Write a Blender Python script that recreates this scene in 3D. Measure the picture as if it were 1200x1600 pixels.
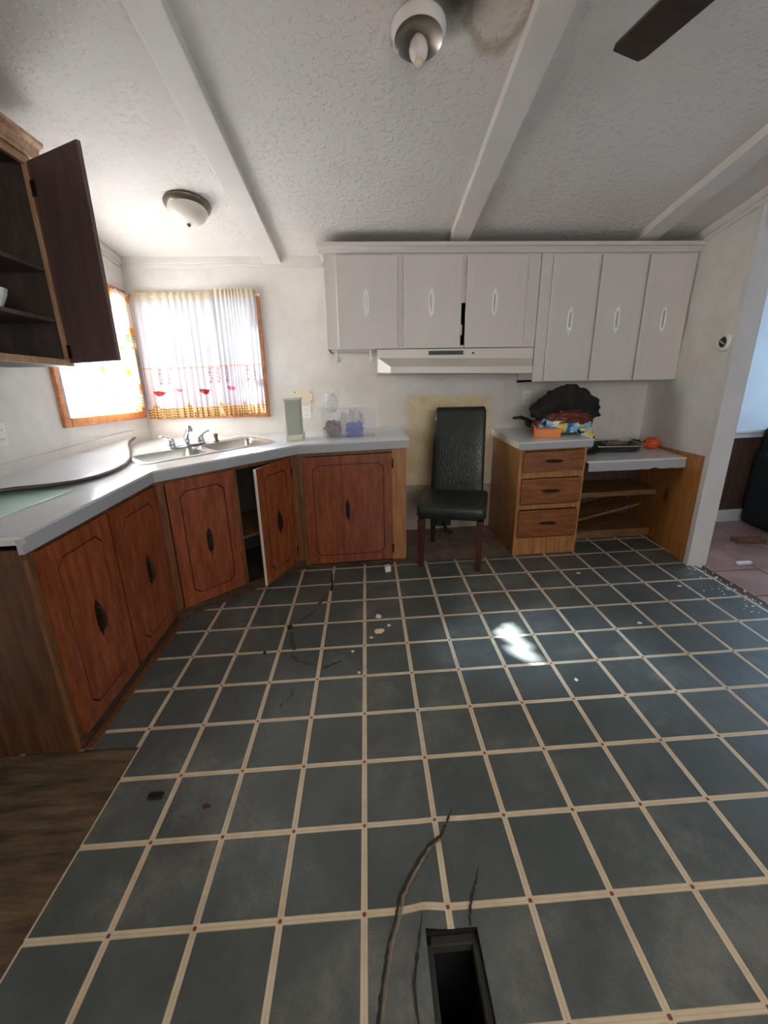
import bpy, math, random
from mathutils import Vector, Matrix, noise
random.seed(7)
SC = bpy.context.scene
for o in list(bpy.data.objects): bpy.data.objects.remove(o)

# ------------------------------------------------------------------ camera
FPX = 638.41
PITCH, YAW, ROLL = 0.2910, 0.0384, 0.0162
CAM = Vector((0.0423, -0.7544, 1.3690))
fw = Vector((math.sin(YAW)*math.cos(PITCH), math.cos(YAW)*math.cos(PITCH), -math.sin(PITCH)))
rt = Vector((math.cos(YAW), -math.sin(YAW), 0)); dn = fw.cross(rt)
rx = rt*math.cos(ROLL) + dn*math.sin(ROLL); dx = dn*math.cos(ROLL) - rt*math.sin(ROLL)
cam_d = bpy.data.cameras.new('camera'); cam = bpy.data.objects.new('camera', cam_d)
SC.collection.objects.link(cam)
cam.matrix_world = Matrix(((rx.x, -dx.x, -fw.x, CAM.x), (rx.y, -dx.y, -fw.y, CAM.y), (rx.z, -dx.z, -fw.z, CAM.z), (0, 0, 0, 1)))
cam_d.sensor_fit = 'HORIZONTAL'; cam_d.sensor_width = 36; cam_d.lens = 36*FPX/1200; cam_d.clip_start = 0.02
SC.camera = cam

# ------------------------------------------------------------------ world, sun, daylight, exposure
w = bpy.data.worlds.new('world'); SC.world = w; w.use_nodes = True
bg = w.node_tree.nodes['Background']; bg.inputs[0].default_value = (0.80, 0.88, 1.0, 1); bg.inputs[1].default_value = 1.2
SUN_DIR = Vector((2.50, -1.11, -1.58)).normalized()
def sun(name, energy, angle, col):
    l = bpy.data.lights.new(name, 'SUN'); l.energy = energy; l.angle = math.radians(angle); l.color = col
    o = bpy.data.objects.new(name, l); SC.collection.objects.link(o)
    o.rotation_euler = SUN_DIR.to_track_quat('-Z', 'Y').to_euler(); o.location = (-6, 4, 6)
sun('sun', 95.0, 0.9, (0.94, 0.97, 1.0))
sun('halo_sun', 90.0, 12.0, (0.5, 0.72, 1.0))  # second sun lamp, added to spread a bluish halo round the sun patch
def area(name, loc, direction, sx, sy, energy, col, portal=False):
    l = bpy.data.lights.new(name, 'AREA'); l.shape = 'RECTANGLE'; l.size = sx; l.size_y = sy; l.energy = energy; l.color = col
    if portal: l.cycles.is_portal = True
    o = bpy.data.objects.new(name, l); SC.collection.objects.link(o)
    o.location = loc; o.rotation_euler = Vector(direction).to_track_quat('-Z', 'Y').to_euler()
area('daylight_back_window', (-1.23, 2.98, 1.63), (0, -1, 0), 1.0, 0.95, 1, (1, 1, 1), True)
area('daylight_side_window', (-1.98, 2.23, 1.63), (1, 0, 0), 1.0, 0.95, 1, (1, 1, 1), True)
area('daylight_hall_window', (4.3, 2.05, 1.45), (-1, 0.02, -0.1), 0.8, 1.2, 17, (0.5, 0.75, 1.0))
area('fill_behind_camera', (0.9, -2.9, 1.6), (0.0, 1, 0.0), 1.8, 1.2, 30, (1.0, 0.96, 0.92))  # added fill lamp behind the camera, standing in for an unseen window
SC.view_settings.view_transform = 'Standard'; SC.view_settings.look = 'None'
SC.view_settings.gamma = 1; SC.view_settings.use_curve_mapping = False
SC.view_settings.exposure = 0.55

# ------------------------------------------------------------------ helpers
TX, TY = 0.0313, 0.0481           # the old floor runs out of level
def fl(x, y): return TX*x + TY*y
def low(p): return (p[0], p[1], p[2] + fl(p[0], p[1]))
def ident(p): return p
SLOPE = 0.169
def ceil_z(y): return 2.325 + (2.75 - y)*SLOPE

def srgb(r, g, b):
    def c(v):
        v /= 255.0
        return v/12.92 if v <= 0.04045 else ((v+0.055)/1.055)**2.4
    return (c(r), c(g), c(b), 1.0)

class G:
    def __init__(s, T=low): s.v = []; s.f = []; s.m = []; s.T = T
    def add(s, vs, fs, mi=0):
        n = len(s.v); s.v += [tuple(s.T(p)) for p in vs]
        s.f += [tuple(i+n for i in f) for f in fs]; s.m += [mi]*len(fs); return s
    def box(s, x0, x1, y0, y1, z0, z1, mi=0):
        if x0 > x1: x0, x1 = x1, x0
        if y0 > y1: y0, y1 = y1, y0
        if z0 > z1: z0, z1 = z1, z0
        vs = [(x, y, z) for z in (z0, z1) for (x, y) in ((x0, y0), (x1, y0), (x1, y1), (x0, y1))]
        return s.add(vs, [(3, 2, 1, 0), (4, 5, 6, 7), (0, 1, 5, 4), (1, 2, 6, 5), (2, 3, 7, 6), (3, 0, 4, 7)], mi)
    def gbox(s, x0, x1, y0, y1, z0, z1, nx=1, nz=1, mi=0):
        for i in range(nx):
            for k in range(nz):
                a, b = x0+(x1-x0)*i/nx, x0+(x1-x0)*(i+1)/nx; c, d = z0+(z1-z0)*k/nz, z0+(z1-z0)*(k+1)/nz
                s.add([(a, y1, c), (b, y1, c), (b, y1, d), (a, y1, d)], [(0, 1, 2, 3)], mi)
                s.add([(a, y0, c), (b, y0, c), (b, y0, d), (a, y0, d)], [(3, 2, 1, 0)], mi)
                if i == 0: s.add([(a, y0, c), (a, y1, c), (a, y1, d), (a, y0, d)], [(0, 1, 2, 3)], mi)
                if i == nx-1: s.add([(b, y0, c), (b, y1, c), (b, y1, d), (b, y0, d)], [(3, 2, 1, 0)], mi)
                if k == 0: s.add([(a, y0, c), (b, y0, c), (b, y1, c), (a, y1, c)], [(0, 1, 2, 3)], mi)
                if k == nz-1: s.add([(a, y0, d), (b, y0, d), (b, y1, d), (a, y1, d)], [(3, 2, 1, 0)], mi)
        return s
    def prism(s, poly, z0, z1, mi=0, axis='z'):
        n = len(poly)
        ar = sum(poly[i][0]*poly[(i+1) % n][1]-poly[(i+1) % n][0]*poly[i][1] for i in range(n))
        if ar < 0: poly = poly[::-1]
        def P(p, z):
            if axis == 'z': return (p[0], p[1], z)
            if axis == 'y': return (p[0], z, p[1])
            return (z, p[0], p[1])
        vs = [P(p, z0) for p in poly] + [P(p, z1) for p in poly]
        fs = [tuple(range(n))[::-1], tuple(range(n, 2*n))] + [(i, (i+1) % n, n+(i+1) % n, n+i) for i in range(n)]
        if axis == 'y': fs = [f[::-1] for f in fs]
        return s.add(vs, fs, mi)
    def tube(s, pts, r, n=8, cap=True, mi=0):
        pts = [Vector(p) for p in pts]; rs = r if isinstance(r, (list, tuple)) else [r]*len(pts)
        vs = []; fs = []; prev = None
        for i, p in enumerate(pts):
            t = (pts[min(i+1, len(pts)-1)] - pts[max(i-1, 0)]).normalized()
            if prev is None:
                a = Vector((0, 0, 1)) if abs(t.z) < .9 else Vector((1, 0, 0)); u = t.cross(a).normalized()
            else:
                u = (prev - t*prev.dot(t)).normalized()
            prev = u; vv = t.cross(u)
            for k in range(n):
                a = 2*math.pi*k/n; q = p + (u*math.cos(a) + vv*math.sin(a))*rs[i]; vs.append(tuple(q))
        for i in range(len(pts)-1):
            for k in range(n):
                fs.append((i*n+k, i*n+(k+1) % n, (i+1)*n+(k+1) % n, (i+1)*n+k))
        if cap: fs += [tuple(range(n))[::-1], tuple(range((len(pts)-1)*n, len(pts)*n))]
        return s.add(vs, fs, mi)
    def lathe(s, prof, n=24, c=(0, 0, 0), M=None, mi=0):
        M = M or Matrix.Identity(3); vs = []; fs = []
        for (r, z) in prof:
            for k in range(n):
                a = 2*math.pi*k/n; q = M @ Vector((r*math.cos(a), r*math.sin(a), z)); vs.append((q.x+c[0], q.y+c[1], q.z+c[2]))
        for i in range(len(prof)-1):
            for k in range(n): fs.append((i*n+k, i*n+(k+1) % n, (i+1)*n+(k+1) % n, (i+1)*n+k))
        return s.add(vs, fs, mi)
    def grid(s, fn, nu, nv, mi=0, closed=False):
        vs = [fn(i/nu, j/nv) for j in range(nv+1) for i in range(nu+1)]
        fs = [(j*(nu+1)+i, j*(nu+1)+i+1, (j+1)*(nu+1)+i+1, (j+1)*(nu+1)+i) for j in range(nv) for i in range(nu)]
        return s.add(vs, fs, mi)
    def build(s, name, mat, parent=None, smooth=False, bevel=0, seg=2, base=None, uv=None, solid=0, sub=0):
        xs = [p[0] for p in s.v]; ys = [p[1] for p in s.v]; zs = [p[2] for p in s.v]
        o0 = base or ((min(xs)+max(xs))/2, (min(ys)+max(ys))/2, min(zs))
        me = bpy.data.meshes.new(name)
        me.from_pydata([(p[0]-o0[0], p[1]-o0[1], p[2]-o0[2]) for p in s.v], [], s.f)
        for m in (mat if isinstance(mat, (list, tuple)) else [mat]): me.materials.append(m)
        for p, i in zip(me.polygons, s.m): p.material_index = i; p.use_smooth = smooth
        if uv:
            L = me.uv_layers.new(name='UVMap')
            for lp in me.loops: L.data[lp.index].uv = uv[lp.vertex_index]
        return place(name, me, o0, parent, bevel, seg, solid, sub)
WL = {}
def place(name, me, loc, parent=None, bevel=0, seg=2, solid=0, sub=0, rot=None):
    o = bpy.data.objects.new(name, me); SC.collection.objects.link(o)
    WL[o.name] = Vector(loc)
    if parent:
        o.parent = parent; o.location = Vector(loc) - WL[parent.name]
    else: o.location = loc
    if rot: o.rotation_euler = rot
    if solid:
        m = o.modifiers.new('thickness', 'SOLIDIFY'); m.thickness = solid; m.offset = 0
    if bevel:
        m = o.modifiers.new('bevel', 'BEVEL'); m.width = bevel; m.segments = seg; m.limit_method = 'ANGLE'; m.angle_limit = math.radians(40)
    if sub:
        m = o.modifiers.new('subdivision', 'SUBSURF'); m.levels = sub; m.render_levels = sub
    return o
def thing(name, loc, label, cat, group=None):
    o = bpy.data.objects.new(name, None); SC.collection.objects.link(o); o.location = loc; o.empty_display_size = .05
    WL[o.name] = Vector(loc); return tag(o, label, cat, group)
def tag(o, label, cat=None, group=None):
    o['label'] = label
    if cat: o['category'] = cat
    if group: o['group'] = group
    return o
def struct(o, label=None):
    o['kind'] = 'structure'
    if label: o['label'] = label
    return o
def frame(A, B, T=low):
    """local (s along A->B, d out towards the room on the right-hand side of A->B, h up)"""
    A = Vector((A[0], A[1])); B = Vector((B[0], B[1])); ex = (B-A).normalized(); en = Vector((ex.y, -ex.x))
    f = lambda p: T((A.x + ex.x*p[0] + en.x*p[1], A.y + ex.y*p[0] + en.y*p[1], p[2]))
    f.len = (B-A).length; f.rz = math.atan2(ex.y, ex.x)
    return f

# ------------------------------------------------------------------ materials
class NT:
    def __init__(s, name):
        s.mat = bpy.data.materials.new(name); s.mat.use_nodes = True; s.t = s.mat.node_tree; s.n = s.t.nodes
        s.b = s.n['Principled BSDF']; s.out = s.n['Material Output']
    def new(s, ty, **k):
        nd = s.n.new(ty)
        for a, v in k.items():
            if a.startswith('i_'):
                key = a[2:]; key = int(key) if key.isdigit() else key.replace('_', ' ')
                s.set(nd.inputs[key], v)
            else: setattr(nd, a, v)
        return nd
    def set(s, inp, v):
        if isinstance(v, bpy.types.NodeSocket): s.t.links.new(v, inp)
        elif isinstance(v, bpy.types.Node): s.t.links.new(v.outputs[0], inp)
        else: inp.default_value = v
    def m(s, op, a, b=0.0, c=None):
        nd = s.new('ShaderNodeMath', operation=op); s.set(nd.inputs[0], a); s.set(nd.inputs[1], b)
        if c is not None: s.set(nd.inputs[2], c)
        return nd.outputs[0]
    def step(s, x, a, b):          # smooth 0..1 from a to b
        nd = s.new('ShaderNodeMapRange', interpolation_type='SMOOTHSTEP'); s.set(nd.inputs[0], x)
        s.set(nd.inputs[1], a); s.set(nd.inputs[2], b); return nd.outputs[0]
    def mix(s, f, a, b, mode='MIX'):
        nd = s.new('ShaderNodeMix', data_type='RGBA', blend_type=mode); s.set(nd.inputs[0], f)
        s.set(nd.inputs[6], a); s.set(nd.inputs[7], b); return nd.outputs[2]
    def noise(s, vec, scale, detail=4, rough=.55, out=0):
        nd = s.new('ShaderNodeTexNoise'); nd.inputs['Scale'].default_value = scale
        nd.inputs['Detail'].default_value = detail; nd.inputs['Roughness'].default_value = rough
        if vec is not None: s.set(nd.inputs['Vector'], vec)
        return nd.outputs[out]
    def pos(s): return s.new('ShaderNodeNewGeometry').outputs['Position']
    def obj(s): return s.new('ShaderNodeTexCoord').outputs['Object']
    def uv(s): return s.new('ShaderNodeTexCoord').outputs['UV']
    def xyz(s, v):
        nd = s.new('ShaderNodeSeparateXYZ'); s.set(nd.inputs[0], v); return nd.outputs
    def scale(s, v, sc):
        nd = s.new('ShaderNodeMapping'); s.set(nd.inputs['Vector'], v); nd.inputs['Scale'].default_value = sc; return nd.outputs[0]
    def bump(s, h, strength=.3, dist=.01):
        nd = s.new('ShaderNodeBump'); nd.inputs['Strength'].default_value = strength; nd.inputs['Distance'].default_value = dist
        s.set(nd.inputs['Height'], h); s.set(s.b.inputs['Normal'], nd.outputs[0])
    def done(s, col=None, rough=None, metal=None, spec=None):
        if col is not None: s.set(s.b.inputs['Base Color'], col)
        if rough is not None: s.set(s.b.inputs['Roughness'], rough)
        if metal is not None: s.set(s.b.inputs['Metallic'], metal)
        if spec is not None: s.set(s.b.inputs['Specular IOR Level'], spec)
        return s.mat
def plain(name, col, rough=.5, metal=0, var=.12, sc=6, bump=0, bsc=60):
    n = NT(name); p = n.pos(); k = n.noise(p, sc)
    c = n.mix(k, [v*(1-var) for v in col[:3]]+[1], [min(1, v*(1+var)) for v in col[:3]]+[1])
    if bump: n.bump(n.noise(p, bsc), bump, .004)
    return n.done(c, rough, metal)

def wood(name, dark, light, rough=.45, grain=(14, 14, 1.2), knots=False, wear=0.0):
    n = NT(name); p = n.pos(); q = n.scale(p, grain)
    a = n.noise(q, 3.0, 6, .65); b = n.noise(n.scale(p, (grain[0]*6, grain[1]*6, grain[2]*3)), 3.0, 3)
    f = n.step(n.m('ADD', n.m('MULTIPLY', a, .75), n.m('MULTIPLY', b, .25)), .3, .7)
    c = n.mix(f, dark, light)
    if knots:
        vo = n.new('ShaderNodeTexVoronoi'); n.set(vo.inputs['Vector'], n.scale(p, (5, 5, 2.6))); vo.inputs['Scale'].default_value = 1.0
        c = n.mix(n.step(vo.outputs['Distance'], .22, .06), c, [v*.35 for v in dark[:3]]+[1])
    if wear:
        c = n.mix(n.m('MULTIPLY', n.step(n.noise(p, 2.3, 6, .7), .5, .75), wear), c, [v*.3 for v in dark[:3]]+[1])
    n.bump(b, .12, .002)
    return n.done(c, rough)

M = {}
# painted wall
def wall_mat():
    n = NT('wall_paint'); p = n.pos(); k = n.noise(p, 3, 6, .7)
    c = n.mix(n.step(k, .35, .7), srgb(226, 222, 215), srgb(212, 207, 199))
    smudge = n.step(n.noise(n.scale(p, (2, 2, .7)), 4, 5, .7), .6, .8)
    c = n.mix(n.m('MULTIPLY', smudge, .12), c, srgb(176, 168, 158))
    n.bump(n.noise(p, 40), .08, .003)
    return n.done(c, .6)
M['wall'] = wall_mat()
def wall_back_mat():
    n = NT('wall_paint_with_stove_stain'); p = n.pos(); x, y, z = n.xyz(p)
    k = n.noise(p, 3, 6, .7); c = n.mix(n.step(k, .35, .7), srgb(222, 217, 210), srgb(208, 202, 195))
    k2 = n.m('MULTIPLY', n.m('SUBTRACT', n.noise(p, 6, 5, .7), .5), .06)
    def inside(v, a, b, e=.02): return n.m('MULTIPLY', n.step(v, a-e, a+e), n.step(v, b+e, b-e))
    mk = n.m('MULTIPLY', inside(n.m('ADD', x, k2), .37, 1.10, .035), inside(n.m('ADD', z, k2), .3, 1.315, .03))
    st = n.mix(n.step(n.noise(p, 7, 6, .75), .3, .7), srgb(230, 212, 164), srgb(208, 180, 124))
    c = n.mix(n.m('MULTIPLY', mk, n.step(n.noise(p, 4, 6, .75), .2, .62)), c, st)
    lowm = n.m('MULTIPLY', inside(x, .2, 1.3, .005), n.step(z, .565, .555))
    c = n.mix(lowm, c, n.mix(n.noise(p, 8, 5, .7), srgb(150, 140, 126), srgb(184, 174, 158)))
    speck = n.m('MULTIPLY', n.step(n.noise(p, 26, 5, .75), .62, .7), n.m('MULTIPLY', inside(x, .2, 1.2), n.step(z, 1.1, .6)))
    c = n.mix(n.m('MULTIPLY', speck, .85), c, srgb(60, 50, 40))
    n.bump(n.noise(p, 40), .08, .003)
    return n.done(c, .6)
M['wall_back'] = wall_back_mat()
def ceiling_mat():
    n = NT('textured_ceiling'); p = n.pos(); x, y, z = n.xyz(p)
    c = n.mix(n.noise(p, 2.2, 5, .6), srgb(205, 199, 193), srgb(222, 217, 211))
    wob = n.m('MULTIPLY', n.m('SUBTRACT', n.noise(p, 9, 4), .5), .10)
    def dist(cx, cy, ay=1.0):
        return n.m('ADD', n.m('SQRT', n.m('ADD', n.m('POWER', n.m('SUBTRACT', x, cx), 2), n.m('POWER', n.m('MULTIPLY', n.m('SUBTRACT', y, cy), ay), 2))), wob)
    d = dist(.545, 1.06, .75)
    ring = n.m('MULTIPLY', n.step(d, .075, .10), n.step(d, .135, .105))
    c = n.mix(n.m('MULTIPLY', n.step(d, .13, .08), .25), c, srgb(196, 178, 150))
    c = n.mix(n.m('MULTIPLY', ring, .5), c, srgb(128, 104, 74))
    d2 = dist(.375, 1.03); c = n.mix(n.m('MULTIPLY', n.step(d2, .16, .0), .95), c, srgb(52, 44, 34))
    d3 = dist(.25, .93, 1.2); c = n.mix(n.m('MULTIPLY', n.step(d3, .22, .02), .7), c, srgb(96, 84, 66))
    d4 = dist(-1.55, 1.25, .8); c = n.mix(n.m('MULTIPLY', n.step(d4, .35, .0), .5), c, srgb(84, 74, 66))
    pat = n.noise(p, 55, 4, .6); blob = n.step(n.noise(p, 36, 3, .5), .52, .66)
    n.bump(n.m('ADD', n.m('MULTIPLY', pat, .35), n.m('MULTIPLY', blob, .6)), .55, .006)
    return n.done(c, .75)
M['ceiling'] = ceiling_mat()
M['beam'] = plain('painted_beam', srgb(214, 208, 202), .55, bump=.15)
M['trim'] = plain('white_trim_paint', srgb(216, 211, 205), .5, bump=.05)
M['cab'] = plain('grey_cabinet_paint', srgb(214, 208, 202), .45, var=.05, bump=.12, bsc=30)
M['cabwhite'] = plain('white_pull_paint', srgb(246, 244, 240), .35)
M['hood'] = plain('cream_enamel', srgb(216, 211, 202), .35, var=.05)
M['hoodside'] = plain('paler_enamel', srgb(240, 238, 232), .35, var=.03)
M['black'] = plain('black_plastic', srgb(22, 22, 22), .45)
M['laminate'] = plain('pale_grey_laminate', srgb(214, 216, 219), .22, var=.05, sc=9)
M['lamedge'] = plain('grey_laminate_edge', srgb(168, 170, 174), .35, var=.05)
M['lamunder'] = plain('pale_underside', srgb(200, 194, 186), .6)
M['rubber'] = plain('dark_edge_band', srgb(74, 62, 56), .4)
M['mint'] = plain('mint_glass_sheet', srgb(206, 238, 226), .12, var=.04)
M['door'] = wood('red_brown_door', srgb(112, 54, 30), srgb(152, 82, 48), .26, (10, 10, 1.6), wear=.35)
M['face'] = wood('brown_face_frame', srgb(84, 52, 28), srgb(132, 86, 46), .42, (16, 16, 1.5), wear=.5)
M['groove'] = plain('dark_groove', srgb(44, 22, 12), .6)  # shade of the routed recess put into the colour
M['end'] = wood('dark_end_panel', srgb(62, 36, 20), srgb(104, 66, 38), .45, (14, 14, 1.2), wear=.5)
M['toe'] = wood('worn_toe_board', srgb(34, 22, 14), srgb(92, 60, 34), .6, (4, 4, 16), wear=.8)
M['pine'] = wood('honey_pine', srgb(138, 86, 44), srgb(188, 132, 76), .42, (16, 16, 1.3), wear=.25)
M['knotty'] = wood('knotty_pine_panel', srgb(150, 92, 44), srgb(190, 128, 66), .42, (12, 12, 1.2), knots=True)
M['drawer'] = wood('brown_drawer_front', srgb(104, 58, 26), srgb(150, 92, 46), .35, (2, 14, 14))
M['shelfwood'] = wood('raw_shelf_board', srgb(92, 62, 36), srgb(136, 98, 60), .6, (2, 12, 12))
M['inside'] = wood('dark_cabinet_inside', srgb(60, 52, 46), srgb(84, 72, 64), .6, (8, 8, 2))
M['odoor'] = wood('dark_brown_door_back', srgb(92, 72, 66), srgb(112, 90, 84), .45, (14, 14, 1.2))
M['lightwood'] = wood('pale_wood_edge', srgb(150, 112, 80), srgb(196, 158, 122), .5, (14, 14, 1.4))
M['winwood'] = wood('orange_pine_frame', srgb(168, 98, 52), srgb(214, 146, 92), .4, (6, 6, 6))
M['bronze'] = plain('antique_bronze', srgb(52, 42, 30), .45, .6)
M['steel'] = plain('brushed_steel', srgb(196, 194, 190), .28, 1.0, var=.06, sc=30)
M['chrome'] = plain('chrome', srgb(205, 208, 214), .1, 1.0, var=.02)
M['chromedull'] = plain('dull_bronze_bezel', srgb(120, 108, 96), .35, .7)
M['white'] = plain('white_plastic', srgb(232, 230, 224), .4, var=.03)
M['ivory'] = plain('ivory_plate', srgb(222, 208, 178), .5, var=.05)
M['glassdome'] = plain('frosted_shade', srgb(222, 216, 204), .3, var=.04)
M['pan_metal'] = plain('tarnished_reflector', srgb(150, 142, 132), .3, .8)
M['bulb'] = plain('frosted_bulb', srgb(216, 204, 200), .3)
M['brownblade'] = wood('dark_fan_blade', srgb(40, 30, 24), srgb(60, 46, 36), .4, (3, 14, 14))
M['vinyl_strip'] = plain('cream_strip', srgb(206, 186, 156), .4)
M['plaster'] = plain('plaster_chip', srgb(226, 220, 206), .8)
M['cream'] = plain('cream_chip', srgb(228, 206, 168), .8)
M['dirt'] = plain('dirt', srgb(46, 38, 30), .9)
M['grime'] = plain('grey_brown_grime', srgb(72, 66, 58), .8)
M['gray_green'] = plain('pale_green_board', srgb(172, 178, 162), .5, var=.04)
M['palecream'] = plain('pale_cream_edge', srgb(226, 222, 200), .5, var=.03)
M['jacket'] = plain('black_cloth', srgb(24, 19, 18), .85, bump=.4, bsc=90)
M['brownleather'] = plain('brown_leather', srgb(96, 46, 28), .5, bump=.3)
M['red'] = plain('red_cloth', srgb(150, 30, 26), .7)
M['orangebox'] = plain('orange_card', srgb(222, 132, 58), .5, var=.05)
M['orangecloth'] = plain('orange_net', srgb(224, 96, 52), .7, bump=.5)
M['tray'] = plain('dark_grey_tray', srgb(72, 72, 70), .35, .3)
M['trayrim'] = plain('pale_metal_rim', srgb(190, 180, 150), .3, .6)
M['walnut'] = plain('red_brown_leg', srgb(70, 32, 26), .3)
M['darksofa'] = plain('dark_cover', srgb(22, 22, 22), .8)
M['hallwall'] = plain('hall_paint', srgb(206, 210, 216), .6)
M['hallwain'] = wood('dark_wainscot', srgb(66, 46, 34), srgb(96, 70, 52), .5, (10, 10, 1.2))
M['bluebag'] = plain('blue_plastic_wrap', srgb(46, 70, 180), .35, bump=.5)
M['brownball'] = plain('brown_wrapper', srgb(120, 100, 92), .4, bump=.6)
M['void'] = plain('dark_duct', srgb(10, 9, 8), .9)
M['register_metal'] = plain('dusty_register_frame', srgb(48, 44, 36), .7)
M['plate'] = plain('screw_dark', srgb(70, 60, 50), .5)

def floor_mat():     # vinyl between and beyond the raised squares
    n = NT('vinyl_strips'); p = n.pos(); x, y, z = n.xyz(p); S = .2286
    fx = n.m('ABSOLUTE', n.m('SUBTRACT', n.m('FRACT', n.m('ADD', n.m('DIVIDE', x, S), 100.5)), .5))
    fy = n.m('ABSOLUTE', n.m('SUBTRACT', n.m('FRACT', n.m('ADD', n.m('DIVIDE', y, S), 100.5)), .5))
    mn = n.m('MINIMUM', fx, fy); mxx = n.m('MAXIMUM', fx, fy)
    strip = n.step(mn, .045, .041)
    cc = n.mix(n.noise(p, 30, 4), srgb(196, 174, 142), srgb(222, 204, 176))
    cc = n.mix(n.m('MULTIPLY', n.step(mn, .010, .004), .35), cc, srgb(170, 140, 108))
    cc = n.mix(n.m('MULTIPLY', n.step(n.noise(p, 5, 6, .7), .5, .75), .35), cc, srgb(120, 104, 84))
    red = n.step(n.m('MAXIMUM', fx, fy), .023, .019)
    cc = n.mix(red, cc, srgb(122, 60, 46))
    c = n.mix(strip, srgb(64, 68, 66), cc)
    return n.done(c, .38)
M['floor'] = floor_mat()
def tile_mat():
    n = NT('slate_green_vinyl'); p = n.pos(); info = n.new('ShaderNodeObjectInfo').outputs['Random']
    k = n.noise(p, 4, 6, .65)
    c = n.mix(n.step(k, .3, .7), srgb(74, 78, 74), srgb(94, 97, 93))
    c = n.mix(n.m('MULTIPLY', info, .35), c, srgb(66, 72, 72))
    worn = n.step(n.noise(p, 1.7, 7, .75), .48, .72)
    c = n.mix(n.m('MULTIPLY', worn, .55), c, srgb(142, 138, 126))
    g = n.noise(p, 240, 2); c = n.mix(n.m('MULTIPLY', n.step(g, .45, .7), .25), c, srgb(50, 53, 50))
    r = n.m('ADD', .30, n.m('MULTIPLY', n.noise(p, 6, 5, .7), .3))
    n.bump(n.noise(p, 120, 3), .08, .002)
    return n.done(c, r)
M['tile'] = tile_mat()
def bare_mat():
    n = NT('bare_plywood_subfloor'); p = n.pos()
    k = n.noise(n.scale(p, (1.5, 10, 1)), 2, 6, .7)
    c = n.mix(n.step(k, .3, .75), srgb(58, 46, 32), srgb(120, 98, 68))
    c = n.mix(n.m('MULTIPLY', n.step(n.noise(p, 3.5, 6, .7), .5, .72), .6), c, srgb(30, 24, 18))
    n.bump(k, .2, .004); return n.done(c, .7)
M['bare'] = bare_mat()
def alcove_mat():
    n = NT('old_grimy_floor'); p = n.pos()
    c = n.mix(n.step(n.noise(p, 7, 6, .7), .3, .7), srgb(104, 88, 76), srgb(146, 126, 112)); return n.done(c, .6)
M['alcove'] = alcove_mat()
def pink_mat():
    n = NT('pink_clay_tile'); p = n.pos(); i = n.new('ShaderNodeObjectInfo').outputs['Random']
    c = n.mix(n.step(n.noise(p, 5, 5, .6), .3, .7), srgb(140, 102, 90), srgb(170, 134, 122)); c = n.mix(n.m('MULTIPLY', i, .3), c, srgb(150, 120, 116))
    return n.done(c, .4)
M['pink'] = pink_mat()
def leather_mat():
    n = NT('croc_leather'); p = n.obj(); c = n.mix(n.noise(p, 8), srgb(24, 28, 24), srgb(40, 45, 38))
    vo = n.new('ShaderNodeTexVoronoi', feature='DISTANCE_TO_EDGE'); n.set(vo.inputs['Vector'], n.scale(p, (1, 1, .6))); vo.inputs['Scale'].default_value = 55
    n.bump(n.step(vo.outputs['Distance'], 0, .12), .35, .002)
    return n.done(c, .34)
M['leather'] = leather_mat()
def cloth_print():
    n = NT('tropical_print_cloth'); p = n.obj(); k = n.noise(p, 10, 3, .5, 1)
    h = n.xyz(k)
    c = n.mix(n.step(h[0], .46, .54), srgb(40, 110, 190), srgb(150, 200, 226))
    c = n.mix(n.step(h[1], .54, .58), c, srgb(232, 214, 110))
    c = n.mix(n.step(h[2], .57, .60), c, srgb(44, 40, 34))
    c = n.mix(n.step(n.noise(p, 14, 2), .6, .63), c, srgb(236, 232, 214))
    n.bump(n.noise(p, 30), .3, .004)
    return n.done(c, .7)
M['print'] = cloth_print()
def clear_plastic(name, tint, alpha):
    n = NT(name); n.b.inputs['Base Color'].default_value = tint; n.b.inputs['Roughness'].default_value = .15
    n.b.inputs['Alpha'].default_value = alpha
    return n.mat
M['clearbin'] = clear_plastic('cloudy_clear_plastic', srgb(246, 246, 246), .13)
M['wrap'] = clear_plastic('crumpled_clear_film', srgb(250, 250, 250), .42)
def pane_mat():
    n = NT('window_glass'); tr = n.new('ShaderNodeBsdfTransparent'); gl = n.new('ShaderNodeBsdfGlossy'); gl.inputs['Roughness'].default_value = .02
    mx = n.new('ShaderNodeMixShader'); mx.inputs[0].default_value = .07
    n.t.links.new(tr.outputs[0], mx.inputs[1]); n.t.links.new(gl.outputs[0], mx.inputs[2]); n.t.links.new(mx.outputs[0], n.out.inputs[0]); return n.mat
M['glass'] = pane_mat()
def cloth_shader(n, col, trans=.6):
    d = n.new('ShaderNodeBsdfDiffuse'); t = n.new('ShaderNodeBsdfTranslucent'); n.set(d.inputs[0], col); n.set(t.inputs[0], col)
    mx = n.new('ShaderNodeMixShader'); mx.inputs[0].default_value = trans
    n.t.links.new(d.outputs[0], mx.inputs[1]); n.t.links.new(t.outputs[0], mx.inputs[2]); n.t.links.new(mx.outputs[0], n.out.inputs[0]); return n.mat
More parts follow.
